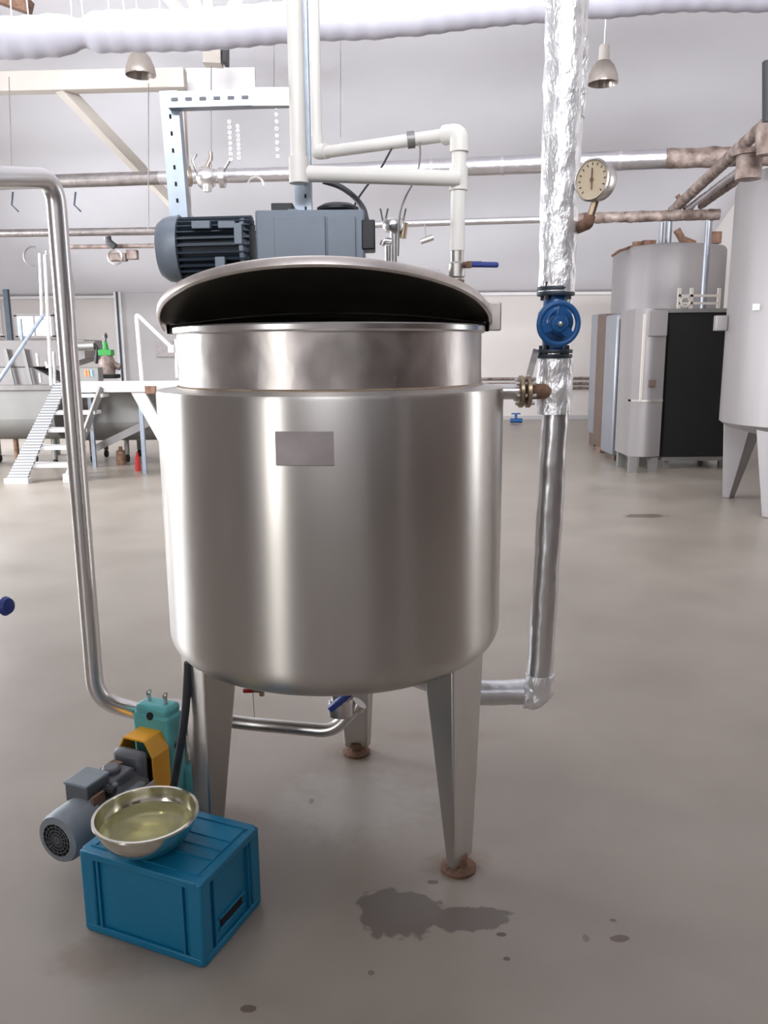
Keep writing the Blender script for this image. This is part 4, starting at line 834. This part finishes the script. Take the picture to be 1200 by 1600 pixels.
# upper trough
YT = 12.7; a = at(-40, 532, YT); b_ = at(132, 532, YT); zl_ = at(0, 574, YT).z; zl2 = at(0, 606, YT).z
t = thing('steel_trough', 'raised grey steel trough with sloping ends behind the stair', 'trough', ((a.x+b_.x)/2, YT+.4, zl2))
MB().prism([(a.x, YT, a.z), (a.x, YT, zl_), (b_.x-.4, YT, zl_), (b_.x, YT, zl_+.12), (b_.x, YT, a.z)], (0, .8, 0)).build('trough_body', 'trough', t, bevel=.01)
MB().prism([(a.x, YT+.02, zl_), (at(50, 574, YT).x, YT+.02, zl_), (at(108, 606, YT).x, YT+.02, zl2), (a.x, YT+.02, zl2)], (0, .7, 0)).build('lower_hopper', 'btank', t, bevel=.01)
for xx in (36, 8): MB().bar(at(xx, 545, YT-.05), at(xx+14, 606, YT-.05), .05, .03, (0, 1, 0)).build('rib', 'vat', t)
MB().bar((a.x, YT+.3, 0), (a.x, YT+.3, zl2), .1, .1).bar((b_.x-.7, YT+.3, 0), (b_.x-.7, YT+.3, zl2), .1, .1).build('stand', 'vat', t)
for k, (xx, y0, y1) in enumerate(((58, 552, 572), (62, 583, 598), (84, 550, 600), (72, 565, 575))): MB().tube([at(xx, y0, 11.9), at(xx+2, y1, 11.9)], .022, 8).build('bright_handle', 'polish', t)
# pipes rising at left behind the steel pipe
for k, (x0, y0, x1, y1, r_, lab) in enumerate(((62, 396, 74, 500, .03, 'slim steel riser left of the bent pipe, left one'), (72, 392, 80, 490, .022, 'slim steel riser left of the bent pipe, right one'))):
    tag(MB().tube([at(x0, y0, 11), at(x1-6 if k else x1-8, y1, 11)], r_*.6, 10).build('riser_pipe', 'polish'), lab, 'pipe')
for k, (x0, x1, x2) in enumerate(((100, 108, 116), (104, 114, 110), (98, 104, 119))):
    tag(MB().tube([at(x0, 385, 11), at(x1, 440, 11), at(x1+3, 490, 11), at(x2, 525, 11)], .012, 8, bend=.3).build('hanging_hose', 'cable' if k == 2 else 'wire'), ('thin loose hose hanging right of the bent steel pipe, the straightest', 'thin loose hose hanging right of the bent steel pipe, curling back left', 'dark loose hose right of the bent steel pipe, ending furthest right')[k], 'hose')
p = at(66, 398, 11); tag(MB().torus(p+V((-.12, 0, -.02)), .12, .012, (0, 1, 0), 18, 6, pi*.5, pi*1.6).build('wire_loop', 'wire'), 'thin wire loop beside the risers at far left', 'wire')
p0, p1 = at(9, 452, 16), at(11, 530, 16); tag(MB().bar(p0, V((p0.x, p0.y, 0)), .09, .09).build('dark_post', 'motord'), 'dark slim post in front of the far left window', 'post')
p0 = at(31, 498, 16); tag(MB().bar(V((p0.x, 16, 0)), p0, .05, .05).build('rail_post', 'galv'), 'short grey post standing before the bright far window', 'post')
# green grinder-like machine, grey spout, display
YG = 12.5; p = at(165, 548, YG)
t = thing('packing_machine', 'small machine with a green hopper on the platform level', 'machine', (p.x, YG, at(165, 590, YG).z))
MB().box(at(165, 588, YG), (.36, .3, .06)).build('base', 'hole', t); MB().lathe([(0, -.16), (.10, -.16), (.13, -.03), (.09, .1), (.07, .16), (0, .16)], at(168, 568, YG), n=18).build('machine_body', 'rustpipe', t)
MB().box(at(166, 551, YG), (.2, .16, .09)).lathe([(0, 0), (.05, 0), (.03, .12), (0, .14)], at(165, 547, YG), n=14).build('green_hopper', 'green', t, bevel=.01)
MB().cyl(at(165, 543, YG), at(165, 520, YG), .014, n=8).lathe([(0, 0), (.03, 0), (.03, .05), (0, .05)], at(165, 528, YG), n=10).build('rod', 'black', t)
MB().cyl(at(178, 570, YG), at(188, 574, YG), .05, n=12).build('crank', 'rustpipe', t)
t = thing('swivel_arm', 'grey swivel arm with a black nozzle left of the green machine', 'arm', at(142, 545, YG))
MB().tube([at(120, 541, YG), at(148, 540, YG)], .07, 12).build('arm', 'leg', t); MB().tube([at(146, 537, YG), at(152, 545, YG), at(150, 568, YG)], .03, 10, bend=.05).build('nozzle', 'black', t)
P = at(138, 583, 11.9); t = thing('display_box', 'grey control box with three small lit bars on the platform level', 'control box', P)
MB().box(P+V((0, 0, -.03)), (.36, .2, .22)).build('case', 'vat', t, bevel=.01)
for k, xx in enumerate((133.5, 138, 143)): MB().bar(at(xx-1, 578, 11.79), at(xx+.5, 588, 11.79), .02, .01, (0, 1, 0)).build('light_bar', 'ledb' if k == 2 else 'ledr', t)
# small red and brown things on floor under platform
for k, (xx, yy, mt, lab) in enumerate(((190, 712, 'rust', 'brown wooden stand under the platform'), (216, 722, 'red', 'small red object on the floor under the platform'), (128, 708, 'black', 'dark canister under the platform beside the stair'))):
    p = fl(xx, yy+14); q = .5 if mt == 'red' else .9; tag(MB().lathe([(0, 0), (.07*q, 0), (.08*q, .03), (.07*q, .2), (.03*q, .22), (.03*q, .26), (0, .27)], (p.x, p.y, 0), n=14).build('floor_canister', mt), lab, 'canister')
S.cycles.use_denoising = True
S.cycles.max_bounces = 8; S.cycles.diffuse_bounces = 5; S.cycles.glossy_bounces = 5
S.cycles.sample_clamp_indirect = 6
